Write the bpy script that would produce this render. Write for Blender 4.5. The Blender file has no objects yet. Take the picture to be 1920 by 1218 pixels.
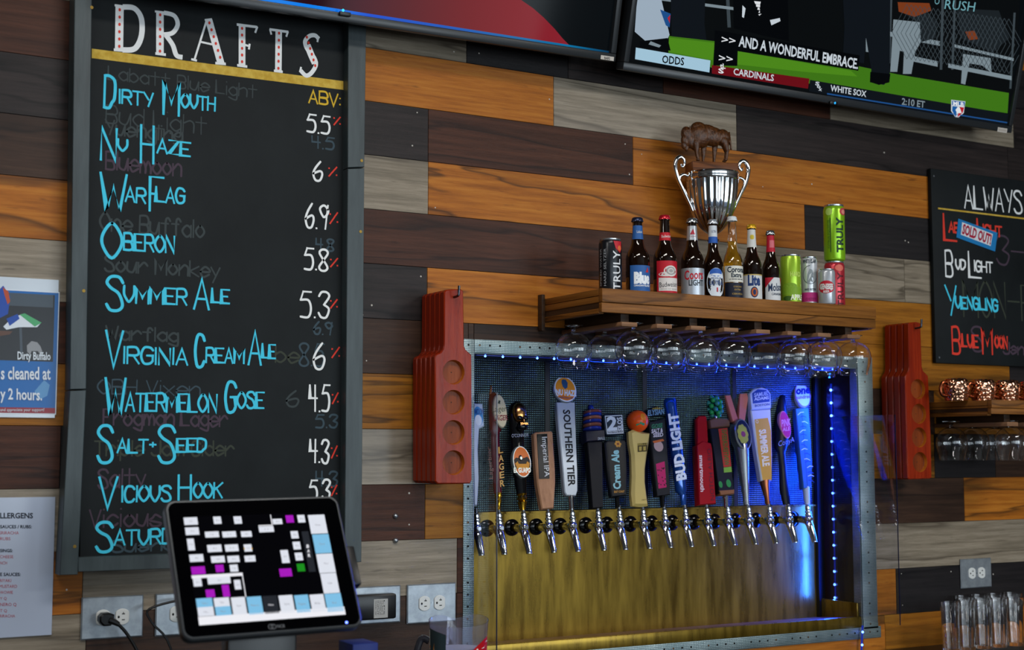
import bpy, bmesh, math, random
from mathutils import Vector as V, Matrix as MX
random.seed(7)
sc = bpy.context.scene
col = sc.collection
R_ = math.radians

# ------------------------------------------------------------------ camera
FPX, TH, PH, DW, ZC = 2621.6, R_(29.67), R_(5.24), 3.594, 1.65
CAM = V((0, -DW, ZC))
fw = V((math.sin(TH)*math.cos(PH), math.cos(TH)*math.cos(PH), math.sin(PH)))
rt = V((math.cos(TH), -math.sin(TH), 0))
up = rt.cross(fw)
cd = bpy.data.cameras.new('camera')
cam = bpy.data.objects.new('camera', cd)
col.objects.link(cam)
cam.matrix_world = MX(((rt.x, up.x, -fw.x, CAM.x), (rt.y, up.y, -fw.y, CAM.y), (rt.z, up.z, -fw.z, CAM.z), (0, 0, 0, 1)))
cd.sensor_width = 36
cd.lens = FPX/1920*36
cd.clip_start = .05
cd.dof.use_dof = True
cd.dof.focus_distance = 4.1
cd.dof.aperture_fstop = 3.2
sc.camera = cam

# ------------------------------------------------------------------ light and exposure
sc.view_settings.view_transform = 'Standard'
sc.view_settings.look = 'None'
sc.view_settings.exposure = 0.12
sc.view_settings.gamma = 1.0
sc.view_settings.use_curve_mapping = False
wd = bpy.data.worlds.new('world')
sc.world = wd
wd.use_nodes = True
wd.node_tree.nodes['Background'].inputs[0].default_value = (.55, .72, 1, 1)
wd.node_tree.nodes['Background'].inputs[1].default_value = .2
def area_light(name, loc, target, sx, sy, power, color):
    ld = bpy.data.lights.new(name, 'AREA')
    ld.shape = 'RECTANGLE'; ld.size = sx; ld.size_y = sy
    ld.energy = power; ld.color = color
    o = bpy.data.objects.new(name, ld)
    col.objects.link(o)
    o.location = loc
    o.rotation_euler = (V(target)-V(loc)).to_track_quat('-Z', 'Y').to_euler()
    return o
# daylight through the front windows of the bar, behind the camera
for wx, we in ((-1.6, 22), (.6, 34), (2.8, 60), (5.0, 80)):
    area_light('window_daylight', (wx, -6.9, 2.0), (wx, 0, 2.0), 1.9, 1.8, we, (.80, .92, 1))
# ceiling panels over the bar
for lx, ly, le in ((-.5, -1.6, 24), (1.5, -1.6, 24), (4.1, -2.8, 48)):
    area_light('ceiling_panel_light', (lx, ly, 3.35), (lx, ly, 0), 1.2, .35, le, (1, .96, .9))

# ------------------------------------------------------------------ pixel rays -> points in the room
def ray(px, py):
    return fw + rt*((px-960)/FPX) - up*((py-609)/FPX)
def P(px, py, d=0):
    r = ray(px, py)
    return CAM + r*((-d+DW)/r.y)
def PZ(px, py, z):
    r = ray(px, py)
    return CAM + r*((z-ZC)/r.z)
def PX(px, py, x):
    r = ray(px, py)
    return CAM + r*(x/r.x)
def scale_at(p):
    return (p-CAM).dot(fw)/FPX          # metres per photo pixel
def plane_map(M, y=0):
    Mi = M.inverted()
    c = Mi @ CAM
    def q(px, py):
        r = Mi.to_3x3() @ ray(px, py)
        p = c + r*((y-c.y)/r.y)
        return (p.x, p.z)
    return q
def crop(x0, y0, s):
    return lambda cx, cy: (x0+cx*s, y0+cy*s)

# ------------------------------------------------------------------ materials
def lin(c):
    if isinstance(c, str):
        c = [int(c[i:i+2], 16)/255 for i in (0, 2, 4)]
    return tuple(x/12.92 if x <= .04045 else ((x+.055)/1.055)**2.4 for x in c) + (1,)
MATS = {}
def mat(name, color='808080', rough=.5, metal=0, emit=None, es=1, trans=0, ior=1.45, coat=0, spec=None, alpha=None):
    if name in MATS: return MATS[name]
    m = bpy.data.materials.new(name); m.use_nodes = True
    b = m.node_tree.nodes['Principled BSDF']; I = b.inputs
    I['Base Color'].default_value = lin(color)
    I['Roughness'].default_value = rough; I['Metallic'].default_value = metal
    I['Transmission Weight'].default_value = trans; I['IOR'].default_value = ior
    I['Coat Weight'].default_value = coat
    if spec is not None: I['Specular IOR Level'].default_value = spec
    if emit:
        I['Emission Color'].default_value = lin(emit); I['Emission Strength'].default_value = es
    MATS[name] = m
    return m
def nodes(m):
    nt = m.node_tree
    def n(t, **k):
        x = nt.nodes.new(t)
        for a, b in k.items(): setattr(x, a, b)
        return x
    return nt, n, nt.nodes['Principled BSDF'], nt.links.new
def coords(m, scale, kind='Object', rnd=False):
    nt, n, b, L = nodes(m)
    tc = n('ShaderNodeTexCoord'); mp = n('ShaderNodeMapping')
    mp.inputs['Scale'].default_value = scale
    L(tc.outputs[kind], mp.inputs['Vector'])
    if rnd:
        g = n('ShaderNodeNewGeometry'); mu = n('ShaderNodeMath', operation='MULTIPLY'); mu.inputs[1].default_value = 60
        cb = n('ShaderNodeCombineXYZ')
        L(g.outputs['Random Per Island'], mu.inputs[0])
        L(mu.outputs[0], cb.inputs[0]); L(mu.outputs[0], cb.inputs[1]); L(mu.outputs[0], cb.inputs[2])
        L(cb.outputs[0], mp.inputs['Location'])
    return mp
def ramp(n, stops):
    r = n('ShaderNodeValToRGB'); e = r.color_ramp.elements
    while len(e) < len(stops): e.new(.5)
    for x, (p, c) in zip(e, stops): x.position = p; x.color = lin(c)
    return r
def wood(name, c_dark, c_mid, c_light, streak, rough=.42, axis='x', amount=.8, fine=1.0, sthr=.56, bump=.15, coat=0):
    m = mat(name, c_mid, rough, spec=.22, coat=coat)
    m.node_tree.nodes['Principled BSDF'].inputs['Coat Roughness'].default_value = .2
    nt, n, b, L = nodes(m)
    s = {'x': (1.6, 1, 34), 'z': (34, 34, 1.6), 'y': (34, 1.6, 34)}[axis]
    mp = coords(m, s, rnd=True)
    n1 = n('ShaderNodeTexNoise'); n1.inputs['Scale'].default_value = 2.0*fine; n1.inputs['Detail'].default_value = 9; n1.inputs['Roughness'].default_value = .72
    L(mp.outputs[0], n1.inputs['Vector'])
    r1 = ramp(n, [(.28, c_dark), (.5, c_mid), (.74, c_light)])
    L(n1.outputs[0], r1.inputs[0])
    # broad streaks: the contour of a stretched noise, soft on one side and sharp on the other
    mp2 = coords(m, tuple(x*(.30 if x < 2 else .155) for x in s), rnd=True)
    n2 = n('ShaderNodeTexNoise'); n2.inputs['Scale'].default_value = 1.0*fine; n2.inputs['Detail'].default_value = 4; n2.inputs['Roughness'].default_value = .5; n2.inputs['Distortion'].default_value = .5
    L(mp2.outputs[0], n2.inputs['Vector'])
    r2 = ramp(n, [(sthr-.10, '000000'), (sthr-.02, '9a9a9a'), (sthr, 'ffffff'), (sthr+.012, '000000')])
    L(n2.outputs[0], r2.inputs[0])
    # short dark flecks along the grain
    mp4 = coords(m, tuple(x*(7 if x < 2 else 2.2) for x in s), rnd=True)
    n4 = n('ShaderNodeTexNoise'); n4.inputs['Scale'].default_value = .9; n4.inputs['Detail'].default_value = 3
    L(mp4.outputs[0], n4.inputs['Vector'])
    r4 = ramp(n, [(.66, '000000'), (.74, 'b0b0b0')])
    L(n4.outputs[0], r4.inputs[0])
    mu = n('ShaderNodeMath', operation='MULTIPLY'); mu.inputs[1].default_value = amount
    L(r2.outputs[0], mu.inputs[0])
    mxm = n('ShaderNodeMath', operation='MAXIMUM'); L(mu.outputs[0], mxm.inputs[0]); L(r4.outputs[0], mxm.inputs[1])
    mx = n('ShaderNodeMixRGB'); mx.inputs[2].default_value = lin(streak)
    L(mxm.outputs[0], mx.inputs[0]); L(r1.outputs[0], mx.inputs[1])
    L(mx.outputs[0], b.inputs['Base Color'])
    mp3 = coords(m, tuple(x*(3 if x < 2 else 9) for x in s), rnd=True)
    n3 = n('ShaderNodeTexNoise'); n3.inputs['Scale'].default_value = 4; n3.inputs['Detail'].default_value = 2
    L(mp3.outputs[0], n3.inputs['Vector'])
    bp = n('ShaderNodeBump'); bp.inputs['Strength'].default_value = bump; bp.inputs['Distance'].default_value = .004
    L(n3.outputs[0], bp.inputs['Height']); L(bp.outputs[0], b.inputs['Normal'])
    return m
def noisy(name, c0, c1, scale=(8, 8, 8), rough=.5, metal=0, lo=.35, hi=.65, bump=0, r0=None, r1=None, detail=5):
    m = mat(name, c0, rough, metal)
    nt, n, b, L = nodes(m)
    mp = coords(m, scale)
    n1 = n('ShaderNodeTexNoise'); n1.inputs['Scale'].default_value = 1; n1.inputs['Detail'].default_value = detail; n1.inputs['Roughness'].default_value = .6
    L(mp.outputs[0], n1.inputs['Vector'])
    r = ramp(n, [(lo, c0), (hi, c1)])
    L(n1.outputs[0], r.inputs[0]); L(r.outputs[0], b.inputs['Base Color'])
    if r0 is not None:
        mr = n('ShaderNodeMapRange'); mr.inputs[3].default_value = r0; mr.inputs[4].default_value = r1
        L(n1.outputs[0], mr.inputs[0]); L(mr.outputs[0], b.inputs['Roughness'])
    if bump:
        bp = n('ShaderNodeBump'); bp.inputs['Strength'].default_value = bump; bp.inputs['Distance'].default_value = .003
        L(n1.outputs[0], bp.inputs['Height']); L(bp.outputs[0], b.inputs['Normal'])
    return m
def dotted(name, base, dot, period, thr, metal=.8, rough=.4, axes=(0, 2), bump=.3):
    m = mat(name, base, rough, metal)
    nt, n, b, L = nodes(m)
    tc = n('ShaderNodeTexCoord'); sp = n('ShaderNodeSeparateXYZ')
    L(tc.outputs['Object'], sp.inputs[0])
    o = []
    for a in axes:
        k = n('ShaderNodeMath', operation='MULTIPLY'); k.inputs[1].default_value = math.pi/period
        s = n('ShaderNodeMath', operation='SINE'); ab = n('ShaderNodeMath', operation='ABSOLUTE')
        L(sp.outputs[a], k.inputs[0]); L(k.outputs[0], s.inputs[0]); L(s.outputs[0], ab.inputs[0]); o.append(ab)
    mu = n('ShaderNodeMath', operation='MULTIPLY')
    L(o[0].outputs[0], mu.inputs[0]); L(o[1].outputs[0], mu.inputs[1])
    mr = n('ShaderNodeMapRange'); mr.inputs[1].default_value = thr-.12; mr.inputs[2].default_value = thr+.12
    L(mu.outputs[0], mr.inputs[0])
    nz = n('ShaderNodeTexNoise'); nz.inputs['Scale'].default_value = 9; nz.inputs['Detail'].default_value = 4
    L(tc.outputs['Object'], nz.inputs['Vector'])
    nr = n('ShaderNodeMapRange'); nr.inputs[1].default_value = .35; nr.inputs[2].default_value = .65; nr.inputs[3].default_value = .25; nr.inputs[4].default_value = 1
    L(nz.outputs[0], nr.inputs[0])
    m2 = n('ShaderNodeMath', operation='MULTIPLY'); L(mr.outputs[0], m2.inputs[0]); L(nr.outputs[0], m2.inputs[1])
    mx = n('ShaderNodeMixRGB'); mx.inputs[1].default_value = lin(base); mx.inputs[2].default_value = lin(dot)
    L(m2.outputs[0], mx.inputs[0]); L(mx.outputs[0], b.inputs['Base Color'])
    bp = n('ShaderNodeBump'); bp.inputs['Strength'].default_value = bump; bp.inputs['Distance'].default_value = .002
    L(mu.outputs[0], bp.inputs['Height']); L(bp.outputs[0], b.inputs['Normal'])
    return m
def emis_ramp(name, x0, x1, stops, s=1):
    m = mat(name, '000000', .07, emit='000000', es=s, spec=.05)
    nt, n, b, L = nodes(m)
    tc = n('ShaderNodeTexCoord'); sp_ = n('ShaderNodeSeparateXYZ'); mr = n('ShaderNodeMapRange')
    mr.inputs[1].default_value = x0; mr.inputs[2].default_value = x1
    r = ramp(n, stops)
    L(tc.outputs['Object'], sp_.inputs[0]); L(sp_.outputs[0], mr.inputs[0]); L(mr.outputs[0], r.inputs[0]); L(r.outputs[0], b.inputs['Emission Color'])
    return m
def emis(name, c, s=1):
    m = mat(name, '000000', .07, emit=c, es=s, spec=.05)
    return m

W_ORANGE = wood('wood_orange', '7a4210', 'a8621c', 'c07c2c', '33200f', rough=.42)
W_RED = wood('wood_red_brown', '30190f', '47281b', '593424', '1a0f0b', rough=.42)
W_BROWN = wood('wood_brown', '291c15', '3b281e', '4e3728', '170f0c', rough=.42)
W_CHAR = wood('wood_charcoal', '1c1717', '2b2423', '3a302e', '110e0e', rough=.42)
W_BLACK = wood('wood_black', '171517', '211e1f', '2a2627', '0f0d0f', rough=.45)
W_GREY = wood('wood_grey', '615849', '877b6a', 'a69a88', '443b30', rough=.40, coat=.2)
W_AMBER = wood('wood_amber', '6a400e', '945c16', 'ac7222', '332008', rough=.42)
W_SHELF = wood('shelf_wood', '523010', '7e4f20', '98642c', '38200c', rough=.42, fine=1.4)
W_SHELFD = wood('shelf_wood_dark', '2a1c12', '3d2a1c', '4a3524', '20150e', rough=.5)
W_PADDLE = wood('cherry_red_wood', '641405', '88240a', '9c340e', '500e05', rough=.22, axis='z', amount=.25)
W_PADDLE2 = wood('lit_orange_wood', '8a4812', 'b8681c', 'cc7e2a', '7a3c10', rough=.35, axis='z', amount=.3)  # recess wall: orange wood, lightened in colour as the lit edge
W_PADDLE3 = wood('shaded_recess_wood', '5e2408', '7e360e', '94481a', '501c06', rough=.35, axis='z', amount=.5)  # recess floor: same wood darkened, shade of the hollow put into its colour
FRAME = noisy('painted_frame', '2c3639', '3d484b', (30, 30, 4), .45, 0, bump=.35)
BOARD = noisy('chalkboard_black', '0e1214', '1a1f21', (5, 5, 4), .6, 0, .3, .8)
BOARD.node_tree.nodes['Principled BSDF'].inputs['Specular IOR Level'].default_value = .2
CHROME = mat('chrome', 'e8eaec', .08, 1)
STEEL = noisy('brushed_steel', '8d949b', 'a9b0b6', (40, 40, 2), .34, .9)
BLACKP = mat('black_plastic', '0b0c0e', .35)
BLACKG = mat('black_gloss', '060709', .12)
BRASS = noisy('brass_sheet', '66501a', '9c8030', (30, 30, 3.4), .4, .75, .3, .7, r0=.16, r1=.42, bump=.08, detail=9)
BRASSD = noisy('brass_dark', '6e4f38', '8a6a4c', (10, 10, 10), .45, .5)
GOLD = mat('gold', 'c89a30', .18, 1)
GALV = dotted('galvanised_angle', '64797d', 'd2dede', .0052, .5, .7, .4)
MESHP = dotted('embossed_black_sheet', '06090b', '7fa8a6', .0068, .66, .6, .38, bump=.6)  # pale dots put the glints of the embossing into the colour
GLASS = mat('clear_glass', 'ffffff', 0, trans=1, ior=1.45)
ACRYL = mat('acrylic', 'eef1ff', .01, trans=1, ior=1.4)
ACREDGE = mat('acrylic_edge', '0c1030', .2)
WHITE = mat('white_plastic', 'e6e6e2', .35)
PAPER = mat('paper_white', 'd4dae6', .25)
DARK = mat('dark_hole', '08090a', .8)
CYAN = mat('chalk_cyan', '3cc6e4', .7)
CHWHITE = mat('chalk_white', 'e4e6e6', .7)
CHRED = mat('chalk_red', 'd8321f', .7)
CHYEL = noisy('chalk_yellow', 'b8921e', 'cfae45', (60, 60, 60), .7)
GH1 = mat('ghost_grey', '2c3638', .7)
GH2 = mat('ghost_purple', '3d2c3c', .7)
GH3 = mat('ghost_green', '2c3327', .7)
GH4 = mat('ghost_blue', '2d414c', .7)
def flat(c, rough=.45):
    return mat('paint_'+c, c, rough, spec=.25)

# ------------------------------------------------------------------ mesh builder
TXT = {}
def refine(vs, fs, lim):
    bm = bmesh.new()
    bv = [bm.verts.new((x, y, 0)) for x, y in vs]
    for f in fs:
        try: bm.faces.new([bv[i] for i in f])
        except ValueError: pass
    bmesh.ops.triangulate(bm, faces=bm.faces[:])
    for _ in range(5):
        es = [e for e in bm.edges if e.calc_length() > lim]
        if not es: break
        bmesh.ops.subdivide_edges(bm, edges=es, cuts=1)
        bmesh.ops.triangulate(bm, faces=bm.faces[:])
    bm.verts.index_update()
    r = [(v.co.x, v.co.y) for v in bm.verts], [tuple(v.index for v in f.verts) for f in bm.faces]
    bm.free(); return r
def text_poly(s, bold=0.0, fine=False):
    k = (s, bold, fine)
    if k in TXT: return TXT[k]
    cu = bpy.data.curves.new('t', 'FONT'); cu.body = s; cu.size = 1; cu.offset = bold; cu.resolution_u = 2
    o = bpy.data.objects.new('t', cu); col.objects.link(o)
    dg = bpy.context.evaluated_depsgraph_get(); dg.update()
    me = bpy.data.meshes.new_from_object(o.evaluated_get(dg))
    vs = [(v.co.x, v.co.y) for v in me.vertices]; fs = [tuple(p.vertices) for p in me.polygons]
    bpy.data.objects.remove(o); bpy.data.curves.remove(cu); bpy.data.meshes.remove(me)
    x0 = min(v[0] for v in vs); x1 = max(v[0] for v in vs)
    if fine: vs, fs = refine(vs, fs, .16)
    vs = [((v[0]-x0)/max(1e-6, x1-x0), v[1]/CAPH) for v in vs]
    TXT[k] = (vs, fs, (x1-x0)/CAPH)
    return TXT[k]
CAPH = 1.0
_v = text_poly('H')[0]; CAPH = max(v[1] for v in _v); TXT.clear()

def catmull(pts, k=5):
    if len(pts) < 3: return pts
    out = []
    closed = pts[0] == pts[-1]
    n = len(pts)
    for i in range(n-1):
        p1, p2 = pts[i], pts[i+1]
        p0 = pts[i-1] if i > 0 else (pts[-2] if closed else p1)
        p3 = pts[i+2] if i+2 < n else (pts[1] if closed else p2)
        for j in range(k):
            t = j/k
            out.append(tuple(.5*((2*b)+(-a+c)*t+(2*a-5*b+4*c-d)*t*t+(-a+3*b-3*c+d)*t**3) for a, b, c, d in zip(p0, p1, p2, p3)))
    out.append(pts[-1])
    return out

class MB:
    def __init__(s, M=None):
        s.v = []; s.f = []; s.m = []; s.M = M or MX()
    def add(s, vs, fs, mi=0):
        b = len(s.v)
        s.v += [s.M @ V(v) for v in vs]
        for f in fs:
            s.f.append(tuple(b+i for i in f)); s.m.append(mi)
    def box(s, x0, x1, y0, y1, z0, z1, mi=0, bev=0):
        if bev:
            bm = bmesh.new()
            bmesh.ops.create_cube(bm, size=1)
            for v in bm.verts:
                v.co = V(((x0+x1)/2+v.co.x*(x1-x0), (y0+y1)/2+v.co.y*(y1-y0), (z0+z1)/2+v.co.z*(z1-z0)))
            bmesh.ops.bevel(bm, geom=bm.edges[:], offset=bev, segments=2, profile=.5, affect='EDGES')
            bm.verts.index_update()
            s.add([v.co.copy() for v in bm.verts], [[v.index for v in f.verts] for f in bm.faces], mi)
            bm.free(); return
        s.add([(x, y, z) for x in (x0, x1) for y in (y0, y1) for z in (z0, z1)],
              [(0, 1, 3, 2), (4, 6, 7, 5), (0, 4, 5, 1), (2, 3, 7, 6), (0, 2, 6, 4), (1, 5, 7, 3)], mi)
    def prism(s, pts, y0, y1, mi=0, bev=0, side=None, holes=()):
        """outline in local x,z extruded from y0 (front) to y1 (back)"""
        n = len(pts)
        a = sum(pts[i][0]*pts[(i+1) % n][1]-pts[(i+1) % n][0]*pts[i][1] for i in range(n))
        if a < 0: pts = pts[::-1]
        if bev:
            cx = sum(p[0] for p in pts)/n; ins = []
            for i in range(n):
                p, q, r = V(pts[i-1]), V(pts[i]), V(pts[(i+1) % n])
                e1 = (q-p); e2 = (r-q)
                n1 = V((-e1.y, e1.x)); n2 = V((-e2.y, e2.x))
                if n1.length: n1.normalize()
                if n2.length: n2.normalize()
                nn = n1+n2
                if nn.length < 1e-6: nn = n1
                nn.normalize()
                ins.append(tuple(q+nn*bev))
            rings = [[(x, y0, z) for x, z in ins], [(x, y0+bev, z) for x, z in pts], [(x, y1-bev, z) for x, z in pts], [(x, y1, z) for x, z in ins]]
        else:
            rings = [[(x, y0, z) for x, z in pts], [(x, y1, z) for x, z in pts]]
        vs = [v for r in rings for v in r]
        fs = [tuple(range(n))]
        if holes:                                # front face with round openings
            bm = bmesh.new(); es = []
            loops = [[(x, z) for x, y, z in rings[0]]]+[[(hx+hr*math.cos(2*math.pi*i/36), hz+hr*math.sin(2*math.pi*i/36)) for i in range(36)] for hx, hz, hr in holes]
            for lp in loops:
                bv = [bm.verts.new((x, y0, z)) for x, z in lp]
                es += [bm.edges.new((bv[i], bv[(i+1) % len(bv)])) for i in range(len(bv))]
            bmesh.ops.triangle_fill(bm, edges=es, use_beauty=True, normal=(0, -1, 0))
            bm.verts.index_update()
            s.add([v.co.copy() for v in bm.verts], [[v.index for v in f.verts] for f in bm.faces], mi)
            bm.free(); fs = []
        s.add(vs, fs, mi)
        b = len(s.v)-len(vs)
        k = len(rings)
        for r in range(k-1):
            for i in range(n):
                j = (i+1) % n
                s.f.append((b+r*n+i, b+(r+1)*n+i, b+(r+1)*n+j, b+r*n+j)); s.m.append(mi if side is None else side)
        s.f.append(tuple(b+(k-1)*n+i for i in reversed(range(n)))); s.m.append(mi)
    def poly(s, pts, y, mi=0):
        n = len(pts)
        a = sum(pts[i][0]*pts[(i+1) % n][1]-pts[(i+1) % n][0]*pts[i][1] for i in range(n))
        if a < 0: pts = pts[::-1]
        s.add([(x, y, z) for x, z in pts], [tuple(range(n))], mi)
    def rect(s, x0, x1, z0, z1, y, mi=0):
        s.poly([(x0, z0), (x1, z0), (x1, z1), (x0, z1)], y, mi)
    def disc(s, x, z, y, rx, rz=None, mi=0, n=24):
        rz = rz or rx
        s.poly([(x+rx*math.cos(2*math.pi*i/n), z+rz*math.sin(2*math.pi*i/n)) for i in range(n)], y, mi)
    def ring(s, x, z, y, r0, r1, mi=0, n=24, k=1):
        vs = []; 
        for i in range(n):
            a = 2*math.pi*i/n
            vs += [(x+r0*math.cos(a), y, z+k*r0*math.sin(a)), (x+r1*math.cos(a), y, z+k*r1*math.sin(a))]
        s.add(vs, [(2*i, 2*i+1, 2*((i+1) % n)+1, 2*((i+1) % n)) for i in range(n)], mi)
    def puck(s, x, z, y0, y1, rx, rz=None, mi=0, n=28, bev=0):
        rz = rz or rx
        s.prism([(x+rx*math.cos(2*math.pi*i/n), z+rz*math.sin(2*math.pi*i/n)) for i in range(n)], y0, y1, mi, bev)
    def lathe(s, prof, n=32, c=(0, 0, 0), mi=0, flute=0, fn=24, axis=None, caps=True):
        """prof: list of (r, z) or (r, z, mat of the band that starts here)"""
        A = axis or MX()
        vs = []
        for p in prof:
            for i in range(n):
                a = 2*math.pi*i/n
                r = p[0]*(1+(flute*math.cos(fn*a) if p[0] > .002 else 0))
                vs.append(V(c)+A @ V((r*math.cos(a), r*math.sin(a), p[1])))
        b = len(s.v)
        s.v += [s.M @ v for v in vs]
        for k in range(len(prof)-1):
            m = prof[k][2] if len(prof[k]) > 2 else mi
            for i in range(n):
                j = (i+1) % n
                s.f.append((b+k*n+i, b+k*n+j, b+(k+1)*n+j, b+(k+1)*n+i)); s.m.append(m)
        if caps:
            if prof[0][0] > 1e-4: s.f.append(tuple(b+i for i in reversed(range(n)))); s.m.append(mi)
            if prof[-1][0] > 1e-4: s.f.append(tuple(b+(len(prof)-1)*n+i for i in range(n))); s.m.append(prof[-1][2] if len(prof[-1]) > 2 else mi)
    def tube(s, pts, r, n=10, mi=0, k=0):
        pts = [tuple(p) for p in pts]
        if k: 
            rr = r if isinstance(r, list) else None
            pts2 = catmull(pts, k)
            if rr:
                r = [rr[min(len(rr)-1, int(i/k))]*(1-(i % k)/k)+rr[min(len(rr)-1, int(i/k)+1)]*((i % k)/k) for i in range(len(pts2))]
            pts = pts2
        pts = [V(p) for p in pts]
        if not isinstance(r, list): r = [r]*len(pts)
        vs = []; nrm = None
        for i, p in enumerate(pts):
            t = (pts[min(i+1, len(pts)-1)]-pts[max(i-1, 0)])
            t = t.normalized() if t.length else V((0, 0, 1))
            if nrm is None:
                nrm = t.cross(V((0, 0, 1)) if abs(t.z) < .9 else V((1, 0, 0))).normalized()
            else:
                nrm = (nrm-t*nrm.dot(t)).normalized()
            bi = t.cross(nrm)
            for j in range(n):
                a = 2*math.pi*j/n
                vs.append(p+(nrm*math.cos(a)+bi*math.sin(a))*r[i])
        fs = [(i*n+j, i*n+(j+1) % n, (i+1)*n+(j+1) % n, (i+1)*n+j) for i in range(len(pts)-1) for j in range(n)]
        fs += [tuple(reversed(range(n))), tuple((len(pts)-1)*n+j for j in range(n))]
        s.add(vs, fs, mi)
    def ball(s, c, r, mi=0, n=16, sc3=(1, 1, 1)):
        prof = [(max(1e-5, r*math.sin(math.pi*i/10)), -r*math.cos(math.pi*i/10)) for i in range(11)]
        s.lathe(prof, n, c, mi, axis=MX.Diagonal((*sc3, 1)), caps=False)
    def ribbon(s, pts, w, fn, mi=0, caps=True):
        """painted or chalked stroke through 2D points; fn maps (x, z) to a 3D point"""
        if len(pts) == 1: pts = [pts[0], (pts[0][0]+w*.3, pts[0][1])]
        pts = [V(p) for p in pts]
        L = []; Rr = []
        for i, p in enumerate(pts):
            t = pts[min(i+1, len(pts)-1)]-pts[max(i-1, 0)]
            t = t.normalized() if t.length > 1e-9 else V((1, 0))
            nn = V((-t.y, t.x))*w/2
            if caps and i == 0: p = p-t*w*.4
            if caps and i == len(pts)-1: p = p+t*w*.4
            f = 1
            if 0 < i < len(pts)-1:
                a = (pts[i]-pts[i-1]); c = (pts[i+1]-pts[i])
                if a.length and c.length:
                    f = 1/max(.5, abs(t.dot(c.normalized())))
            k = (.75 if caps and i in (0, len(pts)-1) else 1)
            L.append(fn(*(p+nn*k*f))); Rr.append(fn(*(p-nn*k*f)))
        vs = L+Rr; n = len(L)
        s.add(vs, [(i, n+i, n+i+1, i+1) for i in range(n-1)], mi)
    def text(s, t, fn, o, e, top, mi=0, bold=0.0, stack=False, fine=False):
        """o: baseline start, e: baseline end, top: cap top above the start (2D tuples); fn maps (x,z)->3D"""
        o, e, top = V(o), V(e), V(top)
        if stack:
            n = len(t); up_ = (o-e)/n      # o = top of column start, e = bottom; top gives glyph width
            wv = top-o
            for i, ch in enumerate(t):
                if ch == ' ': continue
                vs, fs, w = text_poly(ch, bold)
                b = o-up_*(i+.88)
                s.add([fn(*(b+wv*x+up_*.76*y)) for x, y in vs], fs, mi)
            return
        vs, fs, w = text_poly(t, bold, fine)
        U = e-o; T = top-o
        s.add([fn(*(o+U*x+T*y)) for x, y in vs], fs, mi)
    def build(s, name, mats, parent=None, smooth=35, fix=False):
        me = bpy.data.meshes.new(name)
        me.from_pydata([tuple(v) for v in s.v], [], s.f)
        for m in (mats if isinstance(mats, (list, tuple)) else [mats]): me.materials.append(m)
        me.polygons.foreach_set('material_index', s.m)
        if fix:
            bm = bmesh.new(); bm.from_mesh(me)
            bmesh.ops.remove_doubles(bm, verts=bm.verts, dist=1e-6)
            bmesh.ops.recalc_face_normals(bm, faces=bm.faces); bm.to_mesh(me); bm.free()
        me.update()
        if smooth:
            me.shade_smooth(); me.set_sharp_from_angle(angle=R_(smooth))
        o = bpy.data.objects.new(name, me); col.objects.link(o)
        if parent: o.parent = parent
        return o

def tag(o, label, cat, group=None):
    o['label'] = label; o['category'] = cat
    if group: o['group'] = group
    return o
def thing(name, label, cat, loc=(0, 0, 0), rot=(0, 0, 0), group=None):
    o = bpy.data.objects.new(name, None); col.objects.link(o)
    o.empty_display_size = .05
    o.location = loc; o.rotation_euler = rot
    return tag(o, label, cat, group)
def mat_of(o):
    from mathutils import Euler
    return MX.Translation(V(o.location)) @ o.rotation_euler.to_matrix().to_4x4()
def structure(o):
    o['kind'] = 'structure'; return o
def dup(o, parent=None):
    c = o.copy(); col.objects.link(c); c.parent = parent
    for ch in list(o.children): dup(ch, c)
    return c
def at_y(y):
    return lambda x, z: (x, y, z)
def on_cyl(Rad, off=.0004):
    return lambda x, z: ((Rad+off)*math.sin(x/Rad), -(Rad+off)*math.cos(x/Rad), z)
def patch(mb, Rad, x0, x1, z0, z1, mi, off=.0004, n=14, ell=False, taper=None):
    vs = []; f = []
    if ell:
        k = 30; cx, cz = (x0+x1)/2, (z0+z1)/2
        fn = on_cyl(Rad, off)
        rings = []
        for rr in (0, .5, 1):
            for i in range(k):
                a = 2*math.pi*i/k
                vs.append(fn(cx+(x1-x0)/2*rr*math.cos(a), cz+(z1-z0)/2*rr*math.sin(a)))
        for r in range(2):
            for i in range(k):
                j = (i+1) % k
                f.append((r*k+i, (r+1)*k+i, (r+1)*k+j, r*k+j))
        mb.add(vs, f, mi); return
    for i in range(n+1):
        x = x0+(x1-x0)*i/n
        if taper:                              # neck label: radius changes between the two heights
            for (rr, z) in ((taper[0], z0), (taper[1], z1)):
                a = x/Rad
                vs.append(((rr+off)*math.sin(a), -(rr+off)*math.cos(a), z))
        else:
            fn = on_cyl(Rad, off)
            vs += [fn(x, z0), fn(x, z1)]
    mb.add(vs, [(2*i, 2*i+2, 2*i+3, 2*i+1) for i in range(n)], mi)
def wrap_poly(b, R, pts, mi, off=.0008):
    vs, fs = refine(pts, [tuple(range(len(pts)))], R*.25)
    fn = on_cyl(R, off); b.add([fn(*v) for v in vs], fs, mi)
def face_camera(p, off=0):
    d = CAM-p
    return math.atan2(d.x, -d.y)+math.asin(max(-1, min(1, off)))

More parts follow.
